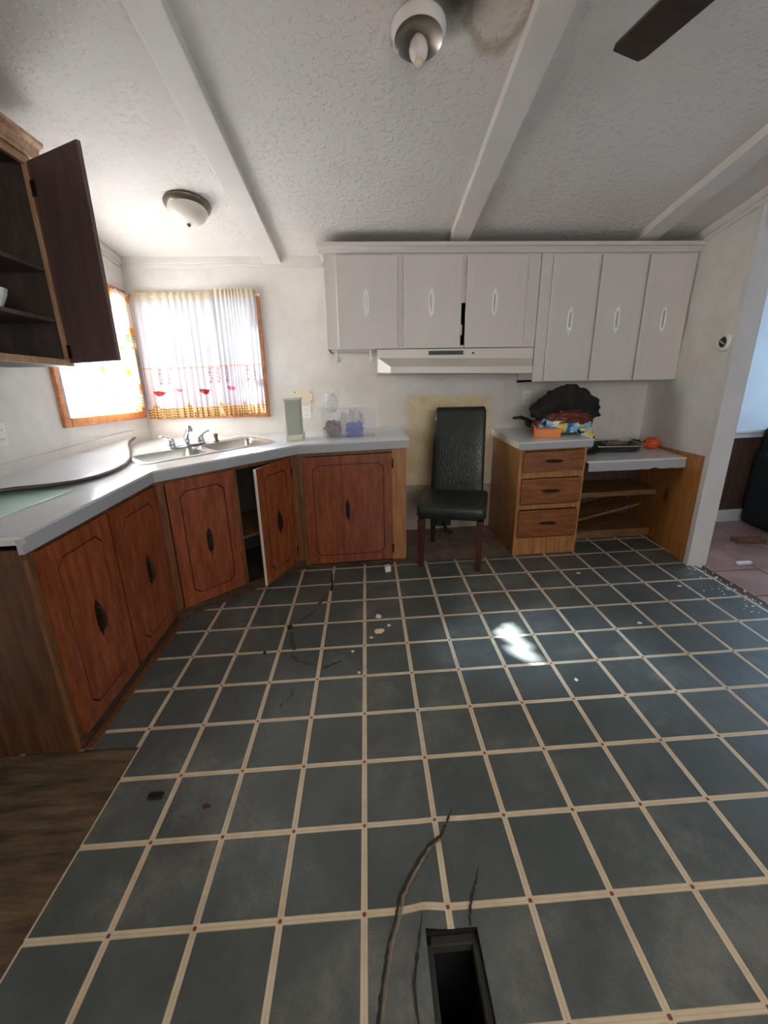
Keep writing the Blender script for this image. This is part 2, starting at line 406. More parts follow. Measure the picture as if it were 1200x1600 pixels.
def curtain_back():
    n = NT('white_kitchen_curtain'); u, v, _ = n.xyz(n.uv())      # v 0 at the hem, 1 at the top
    c = n.mix(n.step(v, .90, .99), srgb(206, 206, 212), srgb(206, 192, 164))
    lowr = n.step(v, .425, .42); c = n.mix(lowr, c, srgb(208, 198, 204))
    seam = n.m('MULTIPLY', n.step(v, .408, .412), n.step(v, .424, .420)); c = n.mix(n.m('MULTIPLY', seam, .7), c, srgb(206, 150, 110))
    un = n.m('MULTIPLY', u, 44); vn = n.m('MULTIPLY', v, 46)
    sx = n.step(n.m('ABSOLUTE', n.m('SUBTRACT', n.m('FRACT', un), .5)), .20, .26); sy = n.step(n.m('ABSOLUTE', n.m('SUBTRACT', n.m('FRACT', vn), .5)), .20, .26)
    pl = n.mix(n.m('MULTIPLY', n.m('ADD', sx, sy), .5), srgb(130, 88, 62), srgb(240, 200, 138))
    pl = n.mix(n.step(n.noise(n.uv(), 9, 2), .58, .64), pl, srgb(236, 206, 176))
    edge = n.m('ADD', .085, n.m('MULTIPLY', n.step(n.m('SINE', n.m('MULTIPLY', u, 15.5)), .80, 1.0), .035))
    c = n.mix(n.m('LESS_THAN', v, edge), c, pl)
    return cloth_shader(n, c, .36)
M['curtain_back'] = curtain_back()
def curtain_side(name, hem):
    n = NT(name); uvv = n.uv(); u, v, _ = n.xyz(uvv)
    vo = n.new('ShaderNodeTexVoronoi'); n.set(vo.inputs['Vector'], n.scale(uvv, (6, 3.2, 1))); vo.inputs['Scale'].default_value = 1.0
    c = n.mix(n.step(vo.outputs['Distance'], .30, .22), srgb(244, 240, 232), srgb(244, 158, 66))
    c = n.mix(n.step(vo.outputs['Distance'], .10, .06), c, srgb(214, 110, 40))
    def line(a, b): return n.m('MULTIPLY', n.step(v, a-.004, a), n.step(v, b+.004, b))
    c = n.mix(n.step(v, hem, hem-.02), c, srgb(246, 240, 226))
    for a, col in ((hem-.03, srgb(96, 170, 140)), (hem-.085, srgb(96, 170, 140)), (hem-.055, srgb(240, 170, 80)), (hem-.13, srgb(240, 150, 70))):
        c = n.mix(line(a, a+.014), c, col)
    c = n.mix(n.step(v, .05, .04), c, srgb(240, 190, 110))
    return cloth_shader(n, c, .34)
M['curtain_valance'] = curtain_side('orange_flower_valance', .26)
M['curtain_tier'] = curtain_side('orange_flower_tier', .20)
M['liner'] = cloth_shader(NT('white_sheer'), srgb(235, 238, 242), .6)
M['ink_red'] = cloth_shader(NT('red_curtain_print'), srgb(176, 74, 66), .55)
M['ink_pink'] = cloth_shader(NT('pink_curtain_print'), srgb(206, 130, 140), .55)
M['ink_brown'] = cloth_shader(NT('brown_curtain_print'), srgb(140, 112, 100), .55)

# ================================================================== SETTING
S = .2286
VX0, VX1 = -4*S+.003, 2.312
HOLE = (.160, .297, -.46, -.046)
ALC = (.335, 1.125, 2.10, 2.75)
def bumpz(x, y):
    t = max(0, min(1, (.30-y)/.22)); t = t*t*(3-2*t)
    return .013*math.exp(-((x-(.165+.34*y))/.042)**2)*t
def inside_any(x, y):
    if HOLE[0] < x < HOLE[1] and HOLE[2] < y < HOLE[3]: return True
    if ALC[0] < x < ALC[1] and y > ALC[2]: return True
    if x < VX0 and y < .598: return True
    return False
def cells(xs, ys, g, z, lowz=None):
    for i in range(len(xs)-1):
        for j in range(len(ys)-1):
            a, b, c, d = xs[i], xs[i+1], ys[j], ys[j+1]
            if inside_any((a+b)/2, (c+d)/2): continue
            g.add([(a, c, z+bumpz(a, c)), (b, c, z+bumpz(b, c)), (b, d, z+bumpz(b, d)), (a, d, z+bumpz(a, d))], [(0, 1, 2, 3)])
g = G()
xs = sorted({-1.75, VX0, VX1, ALC[0], ALC[1], HOLE[0], HOLE[1]} | {-.1+.03*i for i in range(18)})
ys = sorted({-3.0, .598, 2.75, ALC[2], HOLE[2], HOLE[3], -1.0} | {-.46+.04*i for i in range(20)})
cells(xs, ys, g, 0)
floor = struct(g.build('floor', M['floor'], base=(0, 0, 0)), 'dark slate green vinyl floor with cream strips and red corner dots')
nrm = Vector((-TX, -TY, 1)).normalized(); TILT = Vector((0, 0, 1)).rotation_difference(nrm).to_euler()
hw = (S-.0185)/2
gt = G(ident); gt.v = [(-hw, -hw, -.0005), (hw, -hw, -.0005), (hw, hw, -.0005), (-hw, hw, -.0005), (-hw+.001, -hw+.001, .0014), (hw-.001, -hw+.001, .0014), (hw-.001, hw-.001, .0014), (-hw+.001, hw-.001, .0014)]
gt.f = [(4, 5, 6, 7), (0, 1, 5, 4), (1, 2, 6, 5), (2, 3, 7, 6), (3, 0, 4, 7)]
tile_me = bpy.data.meshes.new('tile'); tile_me.from_pydata(gt.v, [], gt.f); tile_me.materials.append(M['tile'])
def under_cab(x, y):
    if x < -1.25 and y > .75: return True
    if y > 2.3 and x < .2: return True
    if 1.25 < x < 1.5 and y > 2.3: return True
    return (x+1.14)*(-.67) + (y-1.46)*.74 > .22 and x < -.3
for c in range(-5, 11):
    for r in range(-5, 12):
        x, y = (c+.5)*S, (r+.5)*S
        x0, x1, y0, y1 = x-hw, x+hw, y-hw, y+hw
        if under_cab(x, y): continue
        pts = [(a, b) for a in (x0, x, x1) for b in (y0, y, y1)]
        bad = any(inside_any(*p) for p in pts) or x1 > VX1 or y1 > 2.74
        bumpy = max(bumpz(*p) for p in pts) > .0008
        if not bad and not bumpy:
            place('tile', tile_me, low((x, y, .0004)), floor, rot=TILT); continue
        if x0 > VX1-.02 or y0 > 2.72: continue
        bx = sorted({x0, min(x1, VX1)} | {v for v in (HOLE[0], HOLE[1], ALC[0], ALC[1], VX0) if x0 < v < x1} | ({x0+(x1-x0)*i/9 for i in range(1, 9)} if bumpy else set()))
        by = sorted({y0, min(y1, 2.74)} | {v for v in (HOLE[2], HOLE[3], ALC[2], .598) if y0 < v < y1} | ({y0+(y1-y0)*i/9 for i in range(1, 9)} if bumpy else set()))
        g = G(); cells(bx, by, g, .0016)
        if g.f: g.build('tile', M['tile'], floor, smooth=bumpy)
g = G(ident); g.box(-9, 10, -9, 9, -.75, -.60); struct(g.build('ground', M['bare']), 'earth under and around the house')
g = G()
for (a, b, c, d) in ((-1.87, HOLE[0]-.012, -3.1, 2.87), (HOLE[1]+.012, 2.42, -3.1, 2.87), (HOLE[0]-.012, HOLE[1]+.012, -3.1, HOLE[2]-.012), (HOLE[0]-.012, HOLE[1]+.012, HOLE[3]+.012, 2.87)): g.box(a, b, c, d, -.12, -.031)
g.build('underlay', M['bare'], floor)
# bare patch, alcove, foundation, hall
g = G(); g.box(-1.75, VX0+.03, -3, .66, -.03, -.004); struct(g.build('floor', M['bare']), 'bare stained plywood subfloor in front of the cabinet end')
g = G(); g.box(ALC[0]-.02, ALC[1]+.02, ALC[2]-.0, 2.75, -.03, -.003); alc = struct(g.build('floor', M['alcove']), 'grimy bare floor of the missing stove gap behind the chair')
for i in range(4):
    for j in range(3):
        g = G(); x0 = ALC[0]+.005+i*.2; y0 = ALC[2]+.012+j*.215
        g.box(x0, min(x0+.194, ALC[1]+.01), y0, min(y0+.209, 2.748), -.004, -.0015+.0008*random.random()); g.build('tile', M['alcove'], alc)
g = G(); g.box(HOLE[0]-.01, HOLE[1]+.01, HOLE[2]-.01, HOLE[3]+.01, -.42, -.40)
for (a, b, c, d) in ((HOLE[0]-.012, HOLE[0], HOLE[2], HOLE[3]), (HOLE[1], HOLE[1]+.012, HOLE[2], HOLE[3]), (HOLE[0], HOLE[1], HOLE[3], HOLE[3]+.012), (HOLE[0], HOLE[1], HOLE[2]-.012, HOLE[2])):
    g.box(a, b, c, d, -.41, -.003)
duct = tag(g.build('floor_duct', M['void']), 'open rectangular heating duct hole cut through the green floor', 'vent hole')
g = G()
for (a, b, c, d) in ((HOLE[0], HOLE[0]+.017, HOLE[2], HOLE[3]), (HOLE[1]-.017, HOLE[1], HOLE[2], HOLE[3]), (HOLE[0], HOLE[1], HOLE[3]-.022, HOLE[3])):
    g.box(a, b, c, d, -.05, -.018)
g.build('boot_flange', M['register_metal'], duct, bevel=.003)
# walls
def wall_with_hole(axis, pos0, pos1, a0, a1, z0, ztop, holes, T=ident):
    """axis 'y': wall lies in the xz plane from y=pos0..pos1; ztop is a function of the running coordinate"""
    g = G(T)
    cuts = sorted({a0, a1} | {h[0] for h in holes} | {h[1] for h in holes})
    def slab(u0, u1, lo, hi0, hi1):
        if axis == 'y': poly = [(u0, lo), (u1, lo), (u1, hi1), (u0, hi0)]; g.prism(poly, pos0, pos1, axis='y')
        else: poly = [(u0, lo), (u1, lo), (u1, hi1), (u0, hi0)]; g.prism(poly, pos0, pos1, axis='x')
    for u0, u1 in zip(cuts, cuts[1:]):
        hs = [h for h in holes if h[0] <= u0 + 1e-6 and h[1] >= u1 - 1e-6]
        if hs:
            slab(u0, u1, z0, hs[0][2], hs[0][2]); slab(u0, u1, hs[0][3], ztop(u0), ztop(u1))
        else: slab(u0, u1, z0, ztop(u0), ztop(u1))
    return g
WB = (-1.665, -.805, 1.225, 2.03)      # clear opening of the back window (x0,x1,z0,z1)
WS = (1.835, 2.655, 1.235, 2.05)       # of the side window (y0,y1,z0,z1)
g = wall_with_hole('y', 2.75, 2.87, -1.87, 2.62, -.15, lambda u: 2.45, [WB]); struct(g.build('wall_back', M['wall_back']), 'off-white kitchen back wall with window and stove stain')
g = wall_with_hole('x', -1.87, -1.75, -3.1, 2.75, -.4, lambda u: ceil_z(u)+.02, [WS]); struct(g.build('wall_left', M['wall']), 'off-white left kitchen wall with the sunny window')
g = wall_with_hole('y', -3.12, -3.0, -1.87, 4.6, -.4, lambda u: 3.6, [(0, 1.8, 1.0, 2.2)]); struct(g.build('wall_front', M['wall']))
# right wall: leans, runs from the back corner to the cased opening
RB0, RT0, RB1, RT1 = Vector((2.412, 2.75, .20)), Vector((2.42, 2.75, 2.40)), Vector((2.262, 1.79, .155)), Vector((2.42, 1.965, 2.48))
def rw(u, z, d=0.0):                    # u 0 at the back corner, 1 at the opening; z height; d out of the wall (to -x)
    t = (z-.17)/2.25; a = RB0.lerp(RT0, t); b = RB1.lerp(RT1, t); p = a.lerp(b, u); return (p.x-d, p.y, z)
def rwT(p): return rw(p[0], p[2], p[1])
g = G(rwT); g.gbox(0, 1.0, -.11, 0, -.1, 2.46, 12, 16)
g2 = G(ident); g.v += []; wr = g.build('wall_right', M['wall']); struct(wr, 'off-white right kitchen wall ending at the cased opening')
g = wall_with_hole('x', 2.42, 2.54, -3.0, 1.9, -.4, lambda u: ceil_z(u)+.02, [(.45, 1.9, -.4, 2.25)]); struct(g.build('wall_right', M['wall']))
# ceiling
g = G(ident)
def cz(x, y): return ceil_z(y)
g.add([(-1.87, -3.1, ceil_z(-3.1)), (2.6, -3.1, ceil_z(-3.1)), (2.6, 2.87, ceil_z(2.87)), (-1.87, 2.87, ceil_z(2.87)),
       (-1.87, -3.1, ceil_z(-3.1)+.1), (2.6, -3.1, ceil_z(-3.1)+.1), (2.6, 2.87, ceil_z(2.87)+.1), (-1.87, 2.87, ceil_z(2.87)+.1)],
      [(3, 2, 1, 0), (4, 5, 6, 7), (0, 1, 5, 4), (1, 2, 6, 5), (2, 3, 7, 6), (3, 0, 4, 7)])
struct(g.build('ceiling', M['ceiling']), 'sloping textured off-white ceiling with water stains')
def beam(x0, x1, x0b, x1b, lab):
    g = G(ident); d = .045
    g.add([(x0, 2.75, ceil_z(2.75)-d), (x1, 2.75, ceil_z(2.75)-d), (x1b, -3, ceil_z(-3)-d), (x0b, -3, ceil_z(-3)-d),
           (x0, 2.75, ceil_z(2.75)+.01), (x1, 2.75, ceil_z(2.75)+.01), (x1b, -3, ceil_z(-3)+.01), (x0b, -3, ceil_z(-3)+.01)],
          [(0, 1, 2, 3), (7, 6, 5, 4), (0, 4, 5, 1), (1, 5, 6, 2), (2, 6, 7, 3), (3, 7, 4, 0)])
    tag(g.build('ceiling_beam', M['beam'], bevel=.004), lab, 'beam', 'painted ceiling beams')
beam(-.691, -.563, -.75, -.62, 'white painted ceiling beam beside the frosted dome light')
beam(.645, .775, .645, .775, 'white painted ceiling beam meeting the middle of the grey wall cabinets')
beam(1.955, 2.09, 1.955, 2.09, 'white painted ceiling beam nearest the right wall')
# crown trims
g = G(ident); g.box(-1.75, -.25, 2.722, 2.75, 2.285, 2.335); g.box(-1.75, -.25, 2.735, 2.75, 2.262, 2.286); struct(g.build('trim_1', M['trim'], bevel=.004), 'white crown trim above the curtained window')
def slope_box(g, x0, x1, y0, y1, dz0, dz1):
    g.add([(x, y, ceil_z(y)+dz) for dz in (dz0, dz1) for (x, y) in ((x0, y0), (x1, y0), (x1, y1), (x0, y1))],
          [(3, 2, 1, 0), (4, 5, 6, 7), (0, 1, 5, 4), (1, 2, 6, 5), (2, 3, 7, 6), (3, 0, 4, 7)])
g = G(ident); slope_box(g, -1.75, -1.722, -3, 2.722, -.045, .0); slope_box(g, -1.75, -1.735, -3, 2.722, -.068, -.044); struct(g.build('trim_2', M['trim'], bevel=.004), 'white crown trim along the left wall')
g = G(ident); slope_box(g, 2.385, 2.425, -3, 2.75, -.05, .0); slope_box(g, 2.402, 2.425, -3, 2.75, -.075, -.049); struct(g.build('trim_3', M['trim'], bevel=.004), 'white crown trim along the right wall')
# wall seam batten beside the stove gap
g = G(ident); g.box(1.185, 1.20, 2.744, 2.75, .9, 1.66); struct(g.build('trim_4', M['wall_back'], bevel=.002), 'thin wall seam batten right of the chair')
# casing of the opening (follows the leaning wall end)
g = G(rwT); g.gbox(.962, 1.012, 0, .012, .03, 2.46, 1, 16); g.gbox(1.0, 1.012, -.125, 0, .03, 2.46, 1, 16)
struct(g.build('trim_5', M['trim']), 'white door casing at the end of the right wall')
# windows
def window(name, T, u0, u1, z0, z1, wall_d, lab):
    """frame in local (u along wall, d out of wall into room, z)"""
    e = struct(bpy.data.objects.new(name, None)); SC.collection.objects.link(e); c = T(((u0+u1)/2, 0, z0)); e.location = c; WL[e.name] = Vector(c); e['label'] = lab
    fw_ = .055
    g = G(T)
    g.box(u0-fw_, u0, -.01, .022, z0-fw_, z1+fw_); g.box(u1, u1+fw_, -.01, .022, z0-fw_, z1+fw_)
    g.build('side_casing', M['winwood'], e, bevel=.005)
    g = G(T); g.box(u0-.001, u1+.001, -.01, .022, z1, z1+fw_); g.build('head_casing', M['winwood'], e, bevel=.005)
    g = G(T); g.box(u0-.001, u1+.001, -.01, .026, z0-fw_, z0); g.build('sill', M['winwood'], e, bevel=.005)
    g = G(T); t = .02
    for (a, b, c1, d1) in ((u0, u0+t, z0, z1), (u1-t, u1, z0, z1), (u0, u1, z0, z0+t), (u0, u1, z1-t, z1)): g.box(a, b, -.11, -.012, c1, d1)
    zm = (z0+z1)/2 - .055; g.box(u0, u1, -.09, -.05, zm-.016, zm+.016)
    g.build('sash', M['white'], e, bevel=.002)
    g = G(T); g.box(u0+t, u1-t, -.072, -.068, z0+t, z1-t); g.build('pane', M['glass'], e)
    return e
window('window_1', lambda p: (p[0], 2.75-p[1], p[2]), WB[0], WB[1], WB[2], WB[3], 2.75, 'wood-framed window behind the white printed curtain')
window('window_2', lambda p: (-1.75+p[1], p[0], p[2]), WS[0], WS[1], WS[2], WS[3], -1.75, 'orange wood-framed side window behind flowered curtains')
g = G(ident); g.box(-2.0, -1.90, 2.87, 3.24, -.6, 3.5); struct(g.build('added_sun_screen', M['trim']), 'unseen screen added outside to keep the sun off the back window')  # added out of view to shade the back curtain from the sun
# hall through the opening
hf = G(); hf.box(2.36, 4.6, .2, 2.62, -.05, -.012); hallf = struct(hf.build('floor', M['dirt']), 'pink clay tiled floor of the room beyond the opening')
for i in range(7):
    for j in range(7):
        g = G(); x0 = 2.362+i*.318; y0 = .42+j*.318
        if y0 > 2.55: continue
        g.box(x0, x0+.310, y0, min(y0+.310, 2.6), -.012, -.003+.002*random.random()); g.build('tile', M['pink'], hallf, bevel=.002, seg=1)
g = G(); g.box(2.315, 2.362, .2, 1.755, -.02, -.008); struct(g.build('trim_6', M['toe']), 'broken dark threshold strip between the two floors')
g = G(ident); g.box(2.53, 4.6, 2.55, 2.65, -.1, 2.6); struct(g.build('wall_hall', M['hallwall']), 'blue-lit wall of the room beyond the opening')
g = G(ident); g.box(4.5, 4.6, -.2, 2.6, -.1, 2.6); struct(g.build('wall_hall', M['hallwall']))
g = G(ident); g.box(2.54, 4.6, -.2, 2.65, 2.6, 2.68); struct(g.build('ceiling', M['hallwall']))
g = G(ident); g.box(2.54, 4.6, -.3, -.2, -.1, 2.68); struct(g.build('wall_hall', M['hallwall']))
for i in range(9):
    g = G(); x0 = 2.54+i*.2
    g.box(x0, x0+.196, 2.535, 2.55, .10, .72)
    o = g.build('wainscot_board', M['hallwain'], bpy.data.objects['wall_hall'], bevel=.002, seg=1)
g = G(); g.box(2.54, 4.5, 2.522, 2.55, .72, .76); g.box(2.54, 4.5, 2.512, 2.55, .76, .785); struct(g.build('trim_7', M['trim'], bevel=.004), 'white chair rail in the room beyond the opening')
g = G(); g.box(2.54, 4.5, 2.52, 2.55, -.01, .10); struct(g.build('baseboard_hall', M['trim'], bevel=.004), 'white baseboard in the room beyond the opening')
# knotty pine wainscot on the right wall beside the desk
WZ = .905
wn = thing('wainscot', rw(.55, .17), 'knotty pine wainscot on the right wall beside the desk', 'wainscot')
for i in range(4):
    g = G(rwT); u0 = .10+i*.215; g.gbox(u0, u0+.2125, 0, .012, .12, WZ-.03, 3, 6); g.build('board', M['knotty'], wn)
g = G(rwT); g.gbox(.10, .962, 0, .022, WZ-.03, WZ, 10, 1); g.build('cap_rail', M['pine'], wn)

# ================================================================== LOWER CABINETS
# pulls
def outline_pull(h, wd):
    pts = [(0, -h), (wd*.25, -h*.82), (wd*.55, -h*.74), (wd*.85, -h*.62), (wd*.8, -h*.5), (wd, -h*.4), (wd, h*.4), (wd*.8, h*.5), (wd*.85, h*.62), (wd*.55, h*.74), (wd*.25, h*.82), (0, h)]
    return pts + [(-x, z) for x, z in pts[-2:0:-1]]
def pull_mesh(name, h, wd, plate, bar, hollow=False):
    g = G(ident)
    # local: x along door, y towards -out, z up  (out = -y)
    if hollow:
        inner = [(x*.52, z*.72) for x, z in outline_pull(h, wd)]; outer = outline_pull(h, wd); n = len(outer)
        vs = [(x, 0, z) for x, z in outer]+[(x, 0, z) for x, z in inner]+[(x, -.004, z) for x, z in outer]+[(x, -.004, z) for x, z in inner]
        fs = []
        for i in range(n):
            j = (i+1) % n
            fs += [(2*n+i, 2*n+j, 3*n+j, 3*n+i), (i, j, 2*n+j, 2*n+i), (n+j, n+i, 3*n+i, 3*n+j)]
        g.add(vs, fs)
    else: g.prism(outline_pull(h, wd), -.004, 0, axis='y')
    a = h*.55
    g.tube([(0, -.003, -a), (0, -.014, -a*.98), (0, -.022, -a*.75), (0, -.024, 0), (0, -.022, a*.75), (0, -.014, a*.98), (0, -.003, a)], [.006, .005, .0045, .0055, .0045, .005, .006], 8, mi=1)
    me = bpy.data.meshes.new(name); me.from_pydata(g.v, [], g.f); me.materials.append(plate); me.materials.append(bar)
    for p, i in zip(me.polygons, g.m): p.material_index = i
    return me
PULL_DARK = pull_mesh('pull', .088, .017, M['bronze'], M['bronze'])
PULL_WHITE = pull_mesh('pull_white', .100, .019, M['cabwhite'], M['cabwhite'], True)
PULL_H = pull_mesh('drawer_pull', .075, .012, M['bronze'], M['bronze'])
def hinge_mesh():
    g = G(ident); g.box(-.006, .006, -.006, 0, -.03, .03); g.tube([(0, -.006, -.035), (0, -.006, .035)], .004, 6)
    me = bpy.data.meshes.new('hinge'); me.from_pydata(g.v, [], g.f); return me
HINGE_D = hinge_mesh(); HINGE_D.materials.append(M['bronze'])
HINGE_W = hinge_mesh(); HINGE_W.materials.append(M['cab'])

def panel_door(parent, T, s0, s1, h0, h1, d0, d1, mat, groove, inset=.065, ch=.035, name='door', gw=.006):
    """slab door with a routed line whose corners are notched; front at d1"""
    g = G(T)
    def outl(i, c): return [(s0+i+c, h0+i), (s1-i-c, h0+i), (s1-i, h0+i+c), (s1-i, h1-i-c), (s1-i-c, h1-i), (s0+i+c, h1-i), (s0+i, h1-i-c), (s0+i, h0+i+c)]
    a = outl(inset, ch); b = outl(inset+gw, ch)
    out = [(a[0][0], h0), (a[1][0], h0), (s1, a[2][1]), (s1, a[3][1]), (a[4][0], h1), (a[5][0], h1), (s0, a[6][1]), (s0, a[7][1])]
    cor = [(s1, h0), (s1, h1), (s0, h1), (s0, h0)]
    # front ring
    n0 = len(g.v); vs = [(s, d1, h) for s, h in a+out+cor] + [(s, d1-.004, h) for s, h in a]
    fs = [(8, 9, 1, 0), (10, 11, 3, 2), (12, 13, 5, 4), (14, 15, 7, 6), (9, 16, 10, 2, 1), (11, 17, 12, 4, 3), (13, 18, 14, 6, 5), (15, 19, 8, 0, 7)]
    fs += [(20+i, i, (i+1) % 8, 20+(i+1) % 8) for i in range(8)]
    g.add(vs, fs)
    g.add([(s, d1-.004, h) for s, h in a], [tuple(range(8))], 1)                     # groove floor
    g.add([(s, d1, h) for s, h in b] + [(s, d1-.004, h) for s, h in b], [tuple(range(8))] + [(8+i, 8+(i+1) % 8, (i+1) % 8, i) for i in range(8)])
    # sides and back
    g.add([(s0, d0, h0), (s1, d0, h0), (s1, d0, h1), (s0, d0, h1), (s0, d1, h0), (s1, d1, h0), (s1, d1, h1), (s0, d1, h1)], [(3, 2, 1, 0), (0, 1, 5, 4), (1, 2, 6, 5), (2, 3, 7, 6), (3, 0, 4, 7)])
    return g.build(name, [mat, groove], parent)
def pull_on(door, me, T, s, d, h, rz, roll=0, name='handle'):
    return place(name, me, T((s, d, h)), door, rot=(0, roll, rz))
def base_carcass(e, poly, h0, h1, mat=None, open_front=None): pass

CT0, CT1 = .868, .93        # countertop underside / top, above the floor
# ---- left run: two doors
P0, P1, P2, P3 = (-1.14, .600), (-1.14, 1.495), (-.445, 2.105), (.318, 2.125)
FLn = frame(P0, P1); FDn = frame(P1, P2); FRn = frame(P2, P3)
c1 = thing('base_cabinet', low((-1.44, 1.05, 0)), 'brown two-door base cabinet below the counter end nearest the bare plywood', 'cabinet', 'brown kitchen base cabinets')
g = G(); g.box(-1.745, -1.1605, .601, .618, 0, CT0); g.build('end_panel', M['end'], c1, bevel=.002)
g = G(FLn); g.box(.0, .035, -.02, 0, .0, CT0); g.build('stile', M['face'], c1, bevel=.002)
g = G(FLn); g.box(.425, .475, -.02, 0, .0, CT0); g.build('stile', M['face'], c1, bevel=.002)
g = G(FLn); g.box(.875, .893, -.02, 0, .0, CT0); g.build('stile', M['face'], c1, bevel=.002)
g = G(FLn); g.box(.0, .893, -.021, -.001, CT0-.04, CT0); g.build('top_rail', M['face'], c1, bevel=.002)
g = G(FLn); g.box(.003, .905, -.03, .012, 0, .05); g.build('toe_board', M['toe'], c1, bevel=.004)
g = G(FLn); g.box(.0, .93, .012, .045, 0, .008); g.build('base_strip', M['face'], c1, bevel=.002)
g = G(FLn); g.box(.02, .89, -.58, -.03, .03, .05); g.box(.02, .89, -.60, -.58, .05, CT0); g.build('carcass', M['inside'], c1)
for a, b in ((.030, .432), (.462, .882)):
    d = panel_door(c1, FLn, a, b, .055, .848, .0, .018, M['door'], M['groove'])
    pull_on(d, PULL_DARK, FLn, (a+b)/2+(.01 if a < .1 else 0), .018, .45, FLn.rz)
# ---- diagonal sink base: one closed, one open door
c2 = thing('base_cabinet', low((-1.0, 2.0, 0)), 'brown corner sink base cabinet with its right door hanging open', 'cabinet', 'brown kitchen base cabinets')
LD = FDn.len
for a, b in ((0, .05), (.445, .475), (LD-.055, LD)):
    g = G(FDn); g.box(a, b, -.02, 0, 0, CT0); g.build('stile', M['face'], c2, bevel=.002)
g = G(FDn); g.box(0, LD, -.021, -.001, CT0-.03, CT0); g.build('top_rail', M['face'], c2, bevel=.002)
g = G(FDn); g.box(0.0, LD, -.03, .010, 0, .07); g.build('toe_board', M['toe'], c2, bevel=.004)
g = G(FDn); g.box(.02, LD-.02, -.50, -.021, .37, .388); g.build('shelf', M['shelfwood'], c2, bevel=.002)
g = G(FDn); g.box(.02, LD-.02, -.52, -.021, .05, .07); g.box(.02, LD-.02, -.54, -.52, .05, CT0); g.box(.0, .02, -.52, -.021, .05, CT0); g.box(LD-.02, LD, -.52, -.021, .05, CT0); g.build('carcass', M['inside'], c2)
d = panel_door(c2, FDn, .052, .446, .072, .850, .0, .018, M['door'], M['groove'])
pull_on(d, PULL_DARK, FDn, .252, .018, .447, FDn.rz)
hp = FDn((.868, .004, 0)); fe = (-.643, 1.712)
hpx = Vector((hp[0], hp[1])); dv = (Vector(fe)-hpx).normalized()
FO = frame(tuple(hpx + dv*.372), tuple(hpx))
d = panel_door(c2, FO, 0, .372, .078, .853, -.018, 0.0, M['door'], M['groove'])
pull_on(d, PULL_DARK, FO, .186, 0.0, .455, FO.rz)
for hh in (.17, .75): pull_on(d, HINGE_D, FO, .368, -.002, hh, FO.rz, name='hinge')
g = G(FO); g.box(-.003, 0, -.018, 0, .08, .851); g.build('edge_strip', M['palecream'], d)
# ---- right run: one wide door
c3 = thing('base_cabinet', low((-.06, 2.43, 0)), 'brown base cabinet with one wide door, left of the black chair', 'cabinet', 'brown kitchen base cabinets')
LR = FRn.len
g = G(FRn); g.box(0, .045, -.02, 0, 0, CT0); g.build('stile', M['face'], c3, bevel=.002)
g = G(FRn); g.box(.66, LR, -.02, 0, .0, CT0); g.build('stile', M['pine'], c3, bevel=.002)
g = G(FRn); g.box(0, LR, -.021, -.001, CT0-.03, CT0); g.build('top_rail', M['face'], c3, bevel=.002)
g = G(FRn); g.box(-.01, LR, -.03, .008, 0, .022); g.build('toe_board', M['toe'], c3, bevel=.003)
g = G(FRn); g.box(LR-.018, LR, -.62, -.02, 0, CT0); g.build('side_panel', M['pine'], c3, bevel=.002)
g = G(FRn); g.box(.05, LR-.02, -.58, -.03, .03, .05); g.build('carcass', M['inside'], c3)
d = panel_door(c3, FRn, .035, .660, .035, .836, 0, .018, M['door'], M['groove'], inset=.06)
pull_on(d, PULL_DARK, FRn, .336, .018, .438, FRn.rz)
for hh in (.12, .76): pull_on(d, HINGE_D, FRn, .662, .012, hh, FRn.rz, name='hinge')

# ================================================================== COUNTERTOP, SINK
def off(p, q, e):   # helper for countertop overhang
    return p
ctp = [(-1.112, .565), (-1.122, 1.478), (-.437, 2.078), (.335, 2.100), (.335, 2.748), (-1.748, 2.748), (-1.748, .565)]
# sink frame: centre, axis along the diagonal
FS = frame((-1.22, 1.60), (-.545, 2.215))      # local s along, d towards room (right of direction)
SINKL = FS.len
def rrect(s0, s1, d0, d1, r, n=5):
    pts = []
    for (cx, cy, a0) in ((s1-r, d1-r, 0), (s0+r, d1-r, 90), (s0+r, d0+r, 180), (s1-r, d0+r, 270)):
        for k in range(n+1):
            a = math.radians(a0+90*k/n); pts.append((cx+r*math.cos(a), cy+r*math.sin(a)))
    return pts
SK = (-.005, SINKL-.02, -.53, -.055)              # sink outer in FS local
hole = [FS((p[0], p[1], 0)) for p in rrect(SK[0]+.015, SK[1]-.015, SK[2]+.015, SK[3]-.015, .05)]
def ring_top(outer, inner, z0, z1, T):
    """flat slab with a hole: triangulated by bmesh fill"""
    import bmesh
    bm = bmesh.new()
    def loop(pts, z):
        vs = [bm.verts.new(T((p[0], p[1], z))) for p in pts]
        return vs, [bm.edges.new((vs[i], vs[(i+1) % len(vs)])) for i in range(len(vs))]
    o1, e1 = loop(outer, z1); i1, e2 = loop(inner, z1); bmesh.ops.triangle_fill(bm, use_beauty=True, edges=e1+e2)
    o0, e3 = loop(outer, z0); i0, e4 = loop(inner, z0); bmesh.ops.triangle_fill(bm, use_beauty=True, edges=e3+e4)
    for a, b in ((o0, o1), (i0, i1)):
        n = len(a)
        for i in range(n): bm.faces.new((a[i], a[(i+1) % n], b[(i+1) % n], b[i]))
    bmesh.ops.recalc_face_normals(bm, faces=bm.faces)
    return bm
bm = ring_top(ctp, [(p[0], p[1]) for p in hole], CT1-.010, CT1, low)
me = bpy.data.meshes.new('countertop'); bm.to_mesh(me); bm.free(); me.materials.append(M['laminate'])
cte = thing('countertop', low((-.9, 1.9, CT0)), 'pale grey laminate countertop wrapping the corner with the sink', 'countertop')
